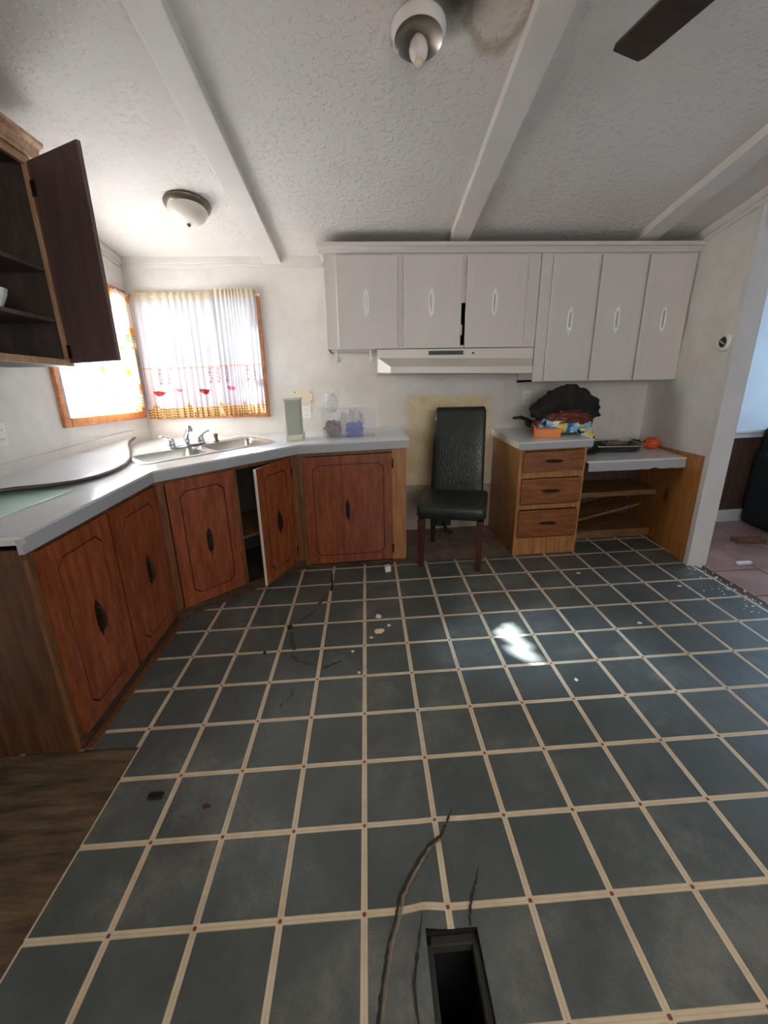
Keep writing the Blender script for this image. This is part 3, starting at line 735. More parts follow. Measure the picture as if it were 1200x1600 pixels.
ct = place('worktop', me, (0, 0, 0), cte)
for p, q in ((ctp[0], ctp[1]), (ctp[1], ctp[2]), (ctp[2], ctp[3])):
    F = frame(p, q); g = G(F); g.box(0, F.len, -.02, 0, CT0-.002, CT1-.0102); g.build('front_edge', M['lamedge'], cte, bevel=.001)
F = frame(ctp[3], ctp[4]); g = G(F); g.box(0, F.len, -.018, 0, CT0-.002, CT1-.0102); g.build('side_edge', M['lamedge'], cte)
F = frame(ctp[6], ctp[0]); g = G(F); g.box(0, F.len, -.018, 0, CT1-.03, CT1-.0102); g.build('side_edge', M['lamunder'], cte)
# sink
sink = thing('kitchen_sink', low(FS((SINKL/2, -.29, 0))[:2]+(CT1,)), 'stainless steel double bowl sink set in the corner counter', 'sink')
SF = FS
bowlA = rrect(SK[0]+.035, (SK[0]+SK[1])/2-.018, SK[2]+.105, SK[3]-.03, .055)
bowlB = rrect((SK[0]+SK[1])/2+.018, SK[1]-.035, SK[2]+.105, SK[3]-.03, .055)
import bmesh
def loops_bm(loops, zf, T):
    bm = bmesh.new(); ed = []; out = []
    for L in loops:
        vs = [bm.verts.new(T((p[0], p[1], zf))) for p in L]; es = [bm.edges.new((vs[i], vs[(i+1) % len(vs)])) for i in range(len(vs))]
        ed += es; out.append(vs)
    bmesh.ops.triangle_fill(bm, use_beauty=True, edges=ed); return bm, out
outer = rrect(SK[0], SK[1], SK[2], SK[3], .06)
bm, lv = loops_bm([outer, bowlA, bowlB], CT1+.006, SF)
n = len(outer); dnv = [bm.verts.new(SF((p[0]+(.004 if p[0] > 0 else -.004), p[1], CT1-.0005))) for p in outer]
for i in range(n): bm.faces.new((lv[0][i], dnv[i], dnv[(i+1) % n], lv[0][(i+1) % n]))
bmesh.ops.recalc_face_normals(bm, faces=bm.faces)
me = bpy.data.meshes.new('rim'); bm.to_mesh(me); bm.free(); me.materials.append(M['steel']); place('rim', me, (0, 0, 0), sink, bevel=.002)
for L in (bowlA, bowlB):
    cx = sum(p[0] for p in L)/len(L); cy = sum(p[1] for p in L)/len(L); g = G(SF); n = len(L)
    prof = [(1, CT1+.006), (.985, CT1-.004), (.96, CT1-.06), (.94, CT1-.12), (.90, CT1-.145), (.80, CT1-.155), (.15, CT1-.160), (.0, CT1-.160)]
    vs = []; fs = []
    for k, z in prof: vs += [(cx+(p[0]-cx)*k, cy+(p[1]-cy)*k, z) for p in L]
    for j in range(len(prof)-1): fs += [(j*n+i, (j+1)*n+i, (j+1)*n+(i+1) % n, j*n+(i+1) % n) for i in range(n)]
    g.add(vs, fs); b = g.build('bowl', M['steel'], sink, smooth=True)
    g = G(SF); g.lathe([(.045, CT1-.157), (.045, CT1-.154), (.03, CT1-.156), (.0, CT1-.157)], 16, (cx, cy, 0)); g.build('drain', M['chrome'], b)
# faucet
FA = lambda p: SF((p[0]+SINKL/2-.045, p[1]+SK[2]+.055, p[2]+CT1+.006))
fau = thing('faucet', FA((0, 0, 0)), 'chrome kitchen faucet with two lever handles and a raised spout', 'faucet')
g = G(FA); g.prism(rrect(-.13, .13, -.028, .028, .027), 0, .014); g.build('base_plate', M['chrome'], fau, bevel=.003)
g = G(FA); g.tube([(0, 0, .012), (0, .0, .045), (-.004, .02, .075), (-.012, .07, .105), (-.02, .13, .135), (-.022, .15, .140)], [.02, .019, .017, .015, .015, .017], 12); g.lathe([(.016, 0), (.018, .004), (.018, .024), (.0, .026)], 12, (-.022, .148, .116)); g.build('spout', M['chrome'], fau, smooth=True)
for s in (-1, 1):
    g = G(FA); g.lathe([(.024, .012), (.022, .03), (.016, .045), (.02, .055), (.014, .068), (0, .07)], 14, (s*.10, 0, 0)); g.tube([(s*.10, 0, .06), (s*.135, -.01, .078), (s*.17, -.02, .086)], [.009, .007, .008], 8)
    g.build('lever_handle', M['chrome'], fau, smooth=True)
g = G(FA); g.lathe([(.02, 0), (.018, .012), (.012, .016), (.014, .045), (.016, .055), (.009, .062), (0, .063)], 14, (.21, 0, 0)); tag(g.build('sink_sprayer', M['chromedull'], smooth=True), 'small dark metal sink sprayer right of the faucet', 'sprayer')
# loose round-ended slab along the left wall + mint sheet
slab_pts = [(-1.70, .70), (-1.66, 1.0), (-1.55, 1.13), (-1.46, 1.155), (-1.375, 1.25), (-1.325, 1.44), (-1.345, 1.62), (-1.40, 1.77), (-1.50, 1.96), (-1.60, 2.13), (-1.69, 2.33), (-1.742, 2.50), (-1.742, .70)]
slab_pts = [(-1.742, .62), (-1.70, .86), (-1.64, 1.02), (-1.55, 1.11), (-1.46, 1.165), (-1.375, 1.25), (-1.335, 1.36), (-1.325, 1.47), (-1.345, 1.62), (-1.40, 1.78), (-1.50, 1.97), (-1.61, 2.16), (-1.69, 2.33), (-1.742, 2.50)]
def slabT(p): x, y, h = low(p); return (x, y, h + max(0, (-1.34-x))*.08)
g = G(slabT); g.prism(slab_pts, CT1+.010, CT1+.0235)
sl = thing('loose_tabletop', slabT((-1.55, 1.5, CT1)), 'loose pale laminate slab with a curved dark edge lying on the counter', 'tabletop')
g.build('slab', M['laminate'], sl)
g = G(slabT); g.tube([(p[0], p[1], CT1+.0165) for p in slab_pts], .0085, 6); g.build('edge_band', M['rubber'], sl, smooth=True)
g = G(slabT); g.box(-1.748, -1.738, .7, 2.5, CT1+.02, CT1+.075); g.build('back_lip', M['trim'], sl, bevel=.003)
g = G(); g.prism([(-1.735, .64), (-1.36, .70), (-1.318, 1.13), (-1.735, 1.20)], CT1+.0005, CT1+.0065)
tag(g.build('glass_sheet', M['mint'], bevel=.001), 'mint green glass sheet lying on the counter under the loose slab', 'glass sheet')
# ================================================================== ON THE COUNTER
bx = thing('upright_box', low((-.475, 2.25, CT1)), 'narrow pale green upright box standing on the counter corner', 'box')
def BXT(p):
    a = .0; return low((-.475+p[0], 2.245+p[1]+p[0]*.30, CT1+p[2]))
g = G(BXT); g.box(-.046, .046, 0, .10, .0, .285); g.build('body', M['gray_green'], bx, bevel=.003)
g = G(BXT); g.box(-.058, -.046, -.006, .106, 0, .285); g.build('edge_strip', M['palecream'], bx, bevel=.002)
g = G(BXT); g.box(-.066, .054, -.010, .112, .285, .297); g.build('lid', M['palecream'], bx, bevel=.003)
g = G(BXT); g.box(-.046, .056, -.008, .10, 0, .045); g.build('foot', M['palecream'], bx, bevel=.002)
bn = thing('storage_bin', low((-.09, 2.37, CT1)), 'clear plastic storage bin on the counter holding wrapped bits', 'bin')
def BNT(p): return low((-.085+p[0], 2.375+p[1]+p[0]*-.16, CT1+.001+p[2]))
def bin_ring(z, e): return rrect(-.195-e, .195+e, -.10-e, .10+e, .02, 3)
g = G(BNT); prof = [(.0, 0), (.012, .20), (.022, .203), (.022, .214), (.009, .214), (-.003, .004)]; L0 = bin_ring(0, 0); n = len(L0); vs = []; fs = []
for e, z in prof: vs += [(p[0], p[1], z) for p in bin_ring(z, e)]
for j in range(len(prof)-1): fs += [(j*n+i, j*n+(i+1) % n, (j+1)*n+(i+1) % n, (j+1)*n+i) for i in range(n)]
fs += [tuple(range(n))[::-1], tuple(range((len(prof)-1)*n, len(prof)*n))]
g.add(vs, fs); g.build('tub', M['clearbin'], bn)
def blob(name, c, r, mat, T=ident, amp=.25, fr=2.5, seed=0, flat=None, parent=None, nu=40, nv=24, ridge=False, sq=1.0):
    """lumpy closed surface: radius modulated by noise; flat = floor height to press the underside onto"""
    g = G(T); rx_, ry_, rz_ = r; vs = []; fs = []
    for j in range(nv+1):
        th = math.pi*j/nv
        for i in range(nu):
            ph = 2*math.pi*i/nu
            dvec = Vector((math.sin(th)*math.cos(ph), math.sin(th)*math.sin(ph), math.cos(th)))
            q = dvec*fr + Vector((seed*3.1, seed*1.7, seed*.9))
            k = noise.fractal(q, .9, 2.1, 4)
            if ridge: k = .5 - abs(noise.noise(q*1.1))*2 + .3*noise.noise(q*3)
            s = 1 + amp*k
            x, y, z = c[0]+rx_*dvec.x*s, c[1]+ry_*dvec.y*s, c[2]+rz_*dvec.z*s
            if flat is not None: z = max(z, flat + .002*max(0, k))
            vs.append((x, y, z))
    for j in range(nv):
        for i in range(nu): fs.append((j*nu+i, (j+1)*nu+i, (j+1)*nu+(i+1) % nu, j*nu+(i+1) % nu))
    g.add(vs, fs); return g.build(name, mat, parent, smooth=True)
def on(x, y, h): return low((x, y, h))
b = blob('wrapper_ball', on(-.205, 2.375, CT1+.058), (.06, .05, .055), M['brownball'], amp=.5, fr=2.2, seed=1); tag(b, 'crumpled brown wrapper ball in the left of the clear bin', 'wrapper')
b = blob('plastic_wrap', on(-.07, 2.385, CT1+.10), (.085, .07, .085), M['wrap'], amp=.3, fr=3, seed=2); tag(b, 'ball of crumpled clear film in the middle of the clear bin', 'plastic wrap')
b = blob('blue_wrapper', on(-.045, 2.32, CT1+.045), (.058, .03, .05), M['bluebag'], amp=.8, fr=1.9, seed=3); tag(b, 'bright blue crumpled wrapper in the clear bin', 'wrapper')
b = blob('plastic_bag', on(-.22, 2.42, CT1+.24), (.05, .035, .07), M['wrap'], amp=.3, fr=2.5, seed=4, ridge=True); tag(b, 'thin clear plastic bag sticking up out of the bin', 'plastic bag')

# ================================================================== WALL FITTINGS
def plate(name, T, w_, h_, mat, lab, cat, kind):
    e = thing(name, T((0, 0, 0)), lab, cat, None)
    g = G(T); g.box(-w_/2, w_/2, 0, .006, -h_/2, h_/2); g.build('plate', mat, e, bevel=.003)
    if kind == 'outlet':
        for s in (-1, 1):
            g = G(T); g.prism([(.017*math.cos(a*math.pi/6), s*.022+.014*math.sin(a*math.pi/6)) for a in range(12)], .006, .009, axis='y') if False else g.box(-.016, .016, .006, .009, s*.022-.014, s*.022+.014)
            f_ = g.build('receptacle', mat, e, bevel=.003)
            for q in (-1, 1):
                g = G(T); g.box(q*.007-.0015, q*.007+.0015, .0088, .0094, s*.022-.005, s*.022+.006); g.build('slot', M['plate'], f_)
    elif kind == 'switch':
        g = G(T); g.box(-.006, .006, .006, .016, -.012, .012); g.build('toggle', M['white'], e, bevel=.002)
    elif kind == 'blank':
        for q in (-1, 1):
            for s in (-1, 1):
                g = G(T); g.box(q*w_*.42-.004, q*w_*.42+.004, .006, .0075, s*h_*.35-.004, s*h_*.35+.004); g.build('screw', M['plate'], e)
    return e
def backT(x, z): return lambda p: (x+p[0], 2.75-p[1], z+p[2])
plate('wall_plate', backT(-.47, 1.322), .153, .105, M['ivory'], 'large ivory blank plate with dark screws on the wall left of the bin', 'wall plate', 'blank')
plate('wall_outlet', backT(-.452, 1.20), .078, .10, M['white'], 'white wall outlet directly below the ivory plate', 'outlet', 'outlet')
plate('wall_outlet', backT(1.39, 1.285), .078, .124, M['white'], 'white wall outlet left of the black jacket', 'outlet', 'outlet')
plate('light_switch', backT(2.178, 1.115), .078, .124, M['wall_back'], 'wall-coloured switch plate above the low desk', 'switch', 'switch')
plate('wall_outlet', lambda p: (-1.75+p[1], 1.345-p[0], 1.185+p[2]), .075, .115, M['white'], 'white wall outlet below the open wall cabinet', 'outlet', 'outlet')
# thermostat
def THT(p):
    a = Vector(rw(.905, 1.628)); return (a.x-p[2], a.y+p[0], a.z+p[1])
th = thing('thermostat', THT((0, 0, 0)), 'round white and dark thermostat on the right wall beside the casing', 'thermostat')
g = G(THT); g.lathe([(.0, 0), (.058, 0), (.058, .012), (.050, .024), (.040, .028), (.032, .024), (.030, .018)], 32); g.build('ring', M['white'], th, smooth=False)
g = G(THT); g.lathe([(.032, .015), (.028, .022), (.0, .024)], 32); g.build('dial', M['black'], th)
g = G(THT); g.prism([(-.026, -.010), (.020, .018), (.026, .010), (-.020, -.018)], .022, .030); g.build('cover', M['chrome'], th, bevel=.001)

# ================================================================== UPPER CABINETS (BACK WALL)
UY = 2.43
BT = lambda p: (p[0], UY-p[1], p[2])           # local s=x, d out, h
def upper(e, x0, x1, z0, z1, doors, zh, hd):
    g = G(BT); g.box(x0, x1, -.315, -.018, z0, z0+.016); g.build('bottom_panel', M['cab'], e)
    g = G(BT); g.box(x0, x0+.016, -.318, -.018, z0, z1); g.build('side_panel', M['cab'], e)
    g = G(BT); g.box(x1-.016, x1, -.318, -.018, z0, z1); g.build('side_panel', M['cab'], e)
    g = G(BT); g.box(x0, x1, -.318, -.308, z0, z1); g.build('back_panel', M['inside'], e)
    edges = [x0] + [v for d in doors for v in d] + [x1]
    g = G(BT)
    for i in range(0, len(edges), 2):
        a, b = edges[i], edges[i+1]; a -= .012 if i else 0; b += .012 if i+2 < len(edges) else 0
        g.box(a, b, -.018, 0, z0 + (.30 if i == 4 and x0 < 0 else 0), z1)      # one stile has lost its lower half
    g.box(x0, x1, -.0185, -.0005, z1-.075, z1); g.box(x0, x1, -.0185, -.0005, z0, z0+.02)
    g.build('face_frame', M['cab'], e, bevel=.002)
    for (a, b) in doors:
        g = G(BT); g.box(a, b, .0005, .02, z0+.0, z1-.062)
        d = g.build('door', M['cab'], e, bevel=.006, seg=3)
        i = .055
        for (p, q, r, s) in ((a+i, a+i+.004, z0+i, z1-.062-i), (b-i-.004, b-i, z0+i, z1-.062-i)):
            g = G(BT); g.box(p, q, .0195, .0212, r, s); g.build('panel_bead', M['cab'], d)
        place('handle', PULL_WHITE, BT(((a+b)/2-.008, .02, zh)), d)
        for hh in (z0+.12, z1-.18): place('hinge', HINGE_W, BT((b+.004, .008, hh)), d)
u1 = thing('wall_cabinet', (.52, 2.6, 1.652), 'grey painted three-door wall cabinet above the range hood', 'cabinet', 'grey painted wall cabinets')
upper(u1, -.222, 1.292, 1.652, 2.312, [(-.143, .285), (.325, .738), (.767, 1.198)], 1.952, 0)
u2 = thing('wall_cabinet', (1.86, 2.6, 1.405), 'taller grey painted three-door wall cabinet above the clothes pile', 'cabinet', 'grey painted wall cabinets')
upper(u2, 1.296, 2.425, 1.408, 2.312, [(1.375, 1.703), (1.722, 2.045), (2.064, 2.393)], 1.828, 0)
g = G(BT); prof = [(-.02, 2.258), (.012, 2.262), (.02, 2.275), (.034, 2.290), (.05, 2.297), (.05, 2.318), (-.02, 2.318)]
g.prism(prof, -.252, 2.427, axis='x'); g2 = G(ident)
cn = G(lambda p: (p[0], UY-p[1], p[2]))
cn.prism(prof, -.25, 2.427, axis='x')
cornice = tag(cn.build('cornice', M['cab']), 'long grey painted cornice along the top of the back wall cabinets', 'cornice')
g = G(ident); g.box(-.262, -.222, UY-.045, 2.75, 2.29, 2.318); g.build('return_moulding', M['cab'], cornice, bevel=.004)
# range hood
hd = thing('range_hood', (.72, 2.55, 1.48), 'cream range hood under the left grey wall cabinet', 'range hood')
g = G(ident)
ZT = 1.648
topp = [(.137, 2.745), (.137, 2.425), (1.288, 2.425), (1.288, 2.745)]
vs = [(.137, 2.745, ZT), (.137, 2.425, ZT), (1.288, 2.425, ZT), (1.288, 2.745, ZT),
      (.137, 2.425, 1.59), (.222, 2.285, 1.522), (1.235, 2.285, 1.512), (1.288, 2.425, 1.575),
      (.137, 2.745, 1.488), (.137, 2.425, 1.490), (.222, 2.285, 1.480), (1.237, 2.285, 1.466), (1.288, 2.425, 1.478), (1.288, 2.745, 1.478)]
g.add(vs, [(0, 1, 2, 3), (1, 4, 7, 2), (4, 5, 6, 7), (5, 10, 11, 6), (2, 7, 12, 13, 3), (7, 6, 11, 12), (0, 8, 9, 4, 1), (8, 13, 12, 11, 10, 9)], 0)
g.add(vs, [(4, 9, 10, 5)], 1)  # only the left slant face takes the paler tone
g.build('shell', [M['hood'], M['hoodside']], hd)
g = G(ident); g.box(.51, .765, 2.419, 2.426, 1.607, 1.634); g.build('switch_slot', M['black'], hd)
for x in (.56, .64, .70): 
    g = G(ident); g.box(x, x+.012, 2.416, 2.42, 1.612, 1.63); g.build('louvre_pin', M['black'], hd)
for x, m_ in ((.80, M['white']), (.838, M['black']), (.872, M['white'])):
    g = G(ident); g.lathe([(.008, 0), (.008, .006), (0, .007)], 10, (x, 2.425, 1.617), Matrix.Rotation(math.radians(90), 3, 'X')); g.build('button', m_, hd)
# towel brackets
for x, lab in ((-.165, 'white towel bracket under the left end of the grey cabinet'), (.085, 'white towel bracket under the grey cabinet beside the range hood')):
    t = thing('towel_bracket', (x, 2.5, 1.57), lab, 'bracket', 'white towel brackets')
    g = G(ident); g.box(x-.007, x+.007, 2.47, 2.53, 1.572, 1.651); g.build('arm', M['white'], t, bevel=.003)
    g = G(ident); g.lathe([(.0, 0), (.016, 0), (.018, .012), (.012, .024), (0, .026)], 14, (x+.007, 2.50, 1.588), Matrix.Rotation(math.radians(90), 3, 'Y')); g.build('knob', M['white'], t, smooth=True)

# ================================================================== OPEN WALL CABINET (LEFT WALL)
oc = thing('wall_cabinet', (-1.58, .9, 1.5), 'dark brown wall cabinet on the left wall with its door open', 'cabinet')
OX = -1.42; Y0, Y1, Z0, Z1 = -.10, 1.50, 1.505, 2.375
g = G(ident); g.box(-1.748, OX-.02, Y0, Y1, Z0, Z0+.02); g.build('bottom_panel', M['inside'], oc)
g = G(ident); g.box(-1.748, OX-.02, Y0, Y1, Z1-.02, Z1); g.build('top_panel', M['inside'], oc)
g = G(ident); g.box(-1.748, OX-.02, Y1-.016, Y1, Z0+.02, Z1-.02); g.build('side_panel', M['inside'], oc)
g = G(ident); g.box(-1.748, OX-.02, Y0, Y0+.016, Z0+.02, Z1-.02); g.build('side_panel', M['end'], oc)
g = G(ident); g.box(-1.748, -1.738, Y0+.016, Y1-.016, Z0+.02, Z1-.02); g.build('back_panel', M['inside'], oc)
for z in (1.722, 1.942):
    g = G(ident); g.box(-1.737, OX-.025, Y0+.018, Y1-.018, z-.018, z); g.build('shelf', M['odoor'], oc, bevel=.002)
g = G(ident); g.box(OX-.02, OX, Y1-.038, Y1, Z0, Z1); g.build('stile', M['lightwood'], oc, bevel=.002)
g = G(ident); g.box(OX-.02, OX, Y0, Y0+.05, Z0, Z1); g.build('stile', M['lightwood'], oc, bevel=.002)
g = G(ident); g.box(OX-.02, OX, Y0+.05, Y1-.038, Z1-.035, Z1); g.build('top_rail', M['lightwood'], oc, bevel=.002)
g = G(ident); g.box(OX-.02, OX, Y0+.05, Y1-.038, Z0, Z0+.03); g.build('bottom_rail', M['lightwood'], oc, bevel=.002)
g = G(ident)
prof = [(OX-.02, Z1), (OX+.012, Z1), (OX+.012, Z1+.012), (OX+.020, Z1+.02), (OX+.03, Z1+.045), (OX+.05, Z1+.055), (OX+.05, Z1+.07), (OX-.02, Z1+.07)]
g = G(lambda p: (p[0], p[2], p[1])); g.prism([(a, b) for a, b in prof], Y0, Y1+.03); g.build('crown_moulding', M['lightwood'], oc)
g = G(ident); g.box(-1.748, OX-.02, Y1, Y1+.03, Z1, Z1+.07); g.build('crown_return', M['lightwood'], oc)
hx, hy = OX+.004, Y1-.022
FU = frame((hx, hy), (-1.085, 1.305), ident)
g = G(FU); g.box(0, .37, -.009, .009, Z0+.012, 2.355); od = g.build('door', M['odoor'], oc, bevel=.004)
for z in (1.57, 2.25):
    g = G(FU); g.box(-.008, .03, .009, .013, z-.03, z+.03); g.tube([(0, .011, z-.032), (0, .011, z+.032)], .006, 8); g.build('hinge', M['bronze'], od)
# bowl on shelf
g = G(ident); g.lathe([(0, .0), (.028, .0), (.032, .008), (.052, .05), (.058, .075), (.055, .075), (.048, .05), (.028, .012), (0, .01)], 10, (-1.50, 1.195, 1.723)); tag(g.build('bowl', M['white']), 'small white faceted bowl on the shelf of the open cabinet', 'bowl')
g = G(ident); g.prism([(-1.70, .8), (-1.45, .82), (-1.452, 1.36), (-1.69, 1.34)], Z0+.021, Z0+.024); tag(g.build('shelf_paper', M['white'], bevel=.0005), 'pale sheet of paper lying on the bottom of the open cabinet', 'paper')

# ================================================================== DRAWER CABINET AND DESK
DT = lambda p: low((p[0], 2.105-p[1], p[2]))
dc = thing('drawer_cabinet', low((1.365, 2.42, 0)), 'honey pine three-drawer cabinet between the black chair and the desk', 'cabinet')
g = G(DT); g.box(1.128, 1.146, -.64, -.02, 0, .815); g.build('side_panel', M['pine'], dc, bevel=.002)
g = G(DT); g.box(1.594, 1.612, -.64, -.02, 0, .815); g.build('side_panel', M['pine'], dc, bevel=.002)
for a, b in ((1.128, 1.160), (1.580, 1.612)):
    g = G(DT); g.box(a, b, -.02, 0, 0, .815); g.build('stile', M['pine'], dc, bevel=.002)
for a, b in ((.795, .815), (.595, .66), (.36, .395), (.0, .135)):
    g = G(DT); g.box(1.160, 1.580, -.02, -.002, a, b); g.build('rail', M['pine'], dc, bevel=.002)
g = G(DT); g.box(1.146, 1.594, -.6, -.05, .03, .80); g.build('carcass', M['inside'], dc)
for k, (a, b, tl) in enumerate(((.642, .792, .012), (.405, .592, -.004), (.148, .355, 0))):
    def TD(p, a=a, tl=tl): return DT((p[0], p[1], p[2] + (p[0]-1.37)*tl))
    g = G(TD); g.box(1.150, 1.590, .0, .018, a, b); d = g.build('drawer', M['drawer'], dc, bevel=.005)
    me_rot = place('handle', PULL_H, TD((1.372, .018, (a+b)/2+.002)), d, rot=(0, math.radians(90), 0))
g = G(DT); g.box(1.108, 1.628, -.645, .045, .858, .868); tp = g.build('countertop', M['laminate'], dc, bevel=.001)
g = G(DT); g.box(1.108, 1.628, .025, .045, .815, .858); g.build('front_edge', M['lamedge'], tp)
g = G(DT); g.box(1.108, 1.126, -.645, .025, .815, .858); g.build('side_edge', M['palecream'], tp)
g = G(DT); g.box(1.610, 1.628, -.645, .025, .815, .858); g.build('side_edge', M['lamedge'], tp)
dk = thing('desk', low((1.99, 2.42, 0)), 'low built-in desk with pale laminate top and open shelves beside the drawers', 'desk')
def rx_at(y, z): 
    t = (2.75-y)/.95; return rw(min(1, t), z)[0] - .016
ytop = 2.085
g = G(); g.prism([(1.615, ytop), (rx_at(2.07, .85)-.005, ytop-.03), (rx_at(2.75, .85), 2.745), (1.615, 2.745)], .690, .702); g.build('top', M['laminate'], dk, bevel=.001)
F = frame((1.630, ytop), (rx_at(2.07, .85)-.005, ytop-.03)); g = G(F)
pts = [(0, .692), (F.len, .692), (F.len, .632)] + [(F.len*(1-i/16), .628+.006*noise.noise(Vector((i*1.7, 0, 0)))+(.010 if 4 < i < 6 else 0)) for i in range(1, 16)] + [(0, .628)]
g.prism(pts, -.018, 0, axis='y'); g.build('front_edge', M['lamedge'], dk)
g = G(); g.box(1.62, 2.405, 2.70, 2.715, .02, .69); g.build('back_panel', M['hallwain'], dk)
g = G(); g.box(1.635, 2.36, 2.34, 2.69, .345, .385); g.build('shelf', M['shelfwood'], dk, bevel=.002)
g = G(); g.box(1.635, 2.36, 2.33, 2.35, .0, .065); g.build('kick_board', M['shelfwood'], dk, bevel=.002)
g = G(); g.box(1.635, 2.36, 2.35, 2.69, .045, .064); g.build('floor_shelf', M['shelfwood'], dk, bevel=.002)
g = G(); g.add([(1.66, 2.36, .12), (1.66, 2.62, .12), (2.27, 2.64, .235), (2.27, 2.40, .235), (1.66, 2.36, .14), (1.66, 2.62, .14), (2.27, 2.64, .255), (2.27, 2.40, .255)],
   [(3, 2, 1, 0), (4, 5, 6, 7), (0, 1, 5, 4), (1, 2, 6, 5), (2, 3, 7, 6), (3, 0, 4, 7)][0:6]); tag(g.build('loose_board', M['shelfwood'], bevel=.002), 'loose wooden board slumped at a slant inside the desk shelves', 'board')
# ================================================================== CHAIR
CH = Vector((.672, 2.148)); CA = math.radians(-17.5)
def CT_(p):
    x = p[0]*math.cos(CA)-p[1]*math.sin(CA)+CH.x; y = p[0]*math.sin(CA)+p[1]*math.cos(CA)+CH.y
    return low((x, y, p[2]))
ch = thing('dining_chair', CT_((0, 0, 0)), 'black croc-leather high-back dining chair standing in the stove gap', 'chair')
# local: front = -y
def rbox(g, prof_fn, n): pass
def cushion(T, x0, x1, y0, y1, z0, z1, r, top=.0):
    g = G(T); nu, nv = 16, 16; rings = []
    prof = [(r*.6, 0), (0, r*.6), (0, .75), (r*.25, .93), (r*.9, 1.0)]
    n = 0; vs = []; fs = []
    for ins, k in prof:
        z = z0 + (z1-z0)*k if k <= 1 else z1
        if k == r*.6: z = z0 + r*.6
        P = rrect(x0+ins, x1-ins, y0+ins, y1-ins, r+.012, 5); n = len(P); vs += [(p[0], p[1], z) for p in P]
    m_ = len(prof)
    for j in range(m_-1): fs += [(j*n+i, j*n+(i+1) % n, (j+1)*n+(i+1) % n, (j+1)*n+i) for i in range(n)]
    fs.append(tuple(range(n))[::-1])
    cx, cy = (x0+x1)/2, (y0+y1)/2; base = len(vs) - n
    for k, dz in ((.6, top*.6), (.25, top*.95)):
        P = vs[base:base+n]; vs2 = [(cx+(p[0]-cx)*k, cy+(p[1]-cy)*k, z1+dz) for p in P]; s0_ = len(vs); vs += vs2
        prev = s0_-n; fs += [(prev+i, prev+(i+1) % n, s0_+(i+1) % n, s0_+i) for i in range(n)]
    fs.append(tuple(range(len(vs)-n, len(vs)))); g.add(vs, fs); return g
g = cushion(CT_, -.242, .242, -.225, .235, .375, .475, .03, .012); g.build('seat', M['leather'], ch, smooth=True)
def backrest(u, v):
    # closed tube section around the back slab, v up
    a = 2*math.pi*u; h = .40 + .69*v; hw_ = .205 - .012*v; th_ = .034 - .004*v
    ex = 6.0; cx = math.copysign(abs(math.cos(a))**(2/ex), math.cos(a)); cy = math.copysign(abs(math.sin(a))**(2/3.0), math.sin(a))
    y = .215 + .02*v + .085*v*v; top = 1.0
    if v > .97: top = .93
    return CT_((cx*hw_*top, y + cy*th_*top, h))
g = G(ident); nu, nv = 40, 24
vs = [backrest(i/nu, j/nv) for j in range(nv+1) for i in range(nu)]
fs = [(j*nu+i, j*nu+(i+1) % nu, (j+1)*nu+(i+1) % nu, (j+1)*nu+i) for j in range(nv) for i in range(nu)] + [tuple(range(nu))[::-1], tuple(range(nv*nu, (nv+1)*nu))]
g.add(vs, fs); g.build('backrest', M['leather'], ch, smooth=True)
for sx in (-1, 1):
    g = G(CT_); x = sx*.205; y = -.198
    g.add([(x-.018, y-.018, 0), (x+.018, y-.018, 0), (x+.018, y+.018, 0), (x-.018, y+.018, 0), (x-.026, y-.026, .375), (x+.026, y-.026, .375), (x+.026, y+.026, .375), (x-.026, y+.026, .375)],
          [(3, 2, 1, 0), (4, 5, 6, 7), (0, 1, 5, 4), (1, 2, 6, 5), (2, 3, 7, 6), (3, 0, 4, 7)]); g.build('leg', M['walnut'], ch, bevel=.004)
    g = G(CT_); x = sx*.185; y = .235; o = .03
    g.add([(x-.017, y-.017+o, 0), (x+.017, y-.017+o, 0), (x+.017, y+.017+o, 0), (x-.017, y+.017+o, 0), (x-.022, y-.022-.02, .41), (x+.022, y-.022-.02, .41), (x+.022, y+.022-.02, .41), (x-.022, y+.022-.02, .41)],
          [(3, 2, 1, 0), (4, 5, 6, 7), (0, 1, 5, 4), (1, 2, 6, 5), (2, 3, 7, 6), (3, 0, 4, 7)]); g.build('leg', M['black'], ch, bevel=.003)
# black plug box low on the wall behind the chair
e = thing('range_plug', low((.70, 2.68, .06)), 'black range outlet box low on the wall behind the chair', 'outlet')
g = G(); g.box(.635, .765, 2.66, 2.75, .05, .14); g.build('body', M['black'], e, bevel=.01)
g = G(); g.tube([(.70, 2.66, .09), (.70, 2.60, .08), (.72, 2.57, .03), (.76, 2.60, .012)], .012, 8); g.build('cord', M['black'], e, smooth=True)

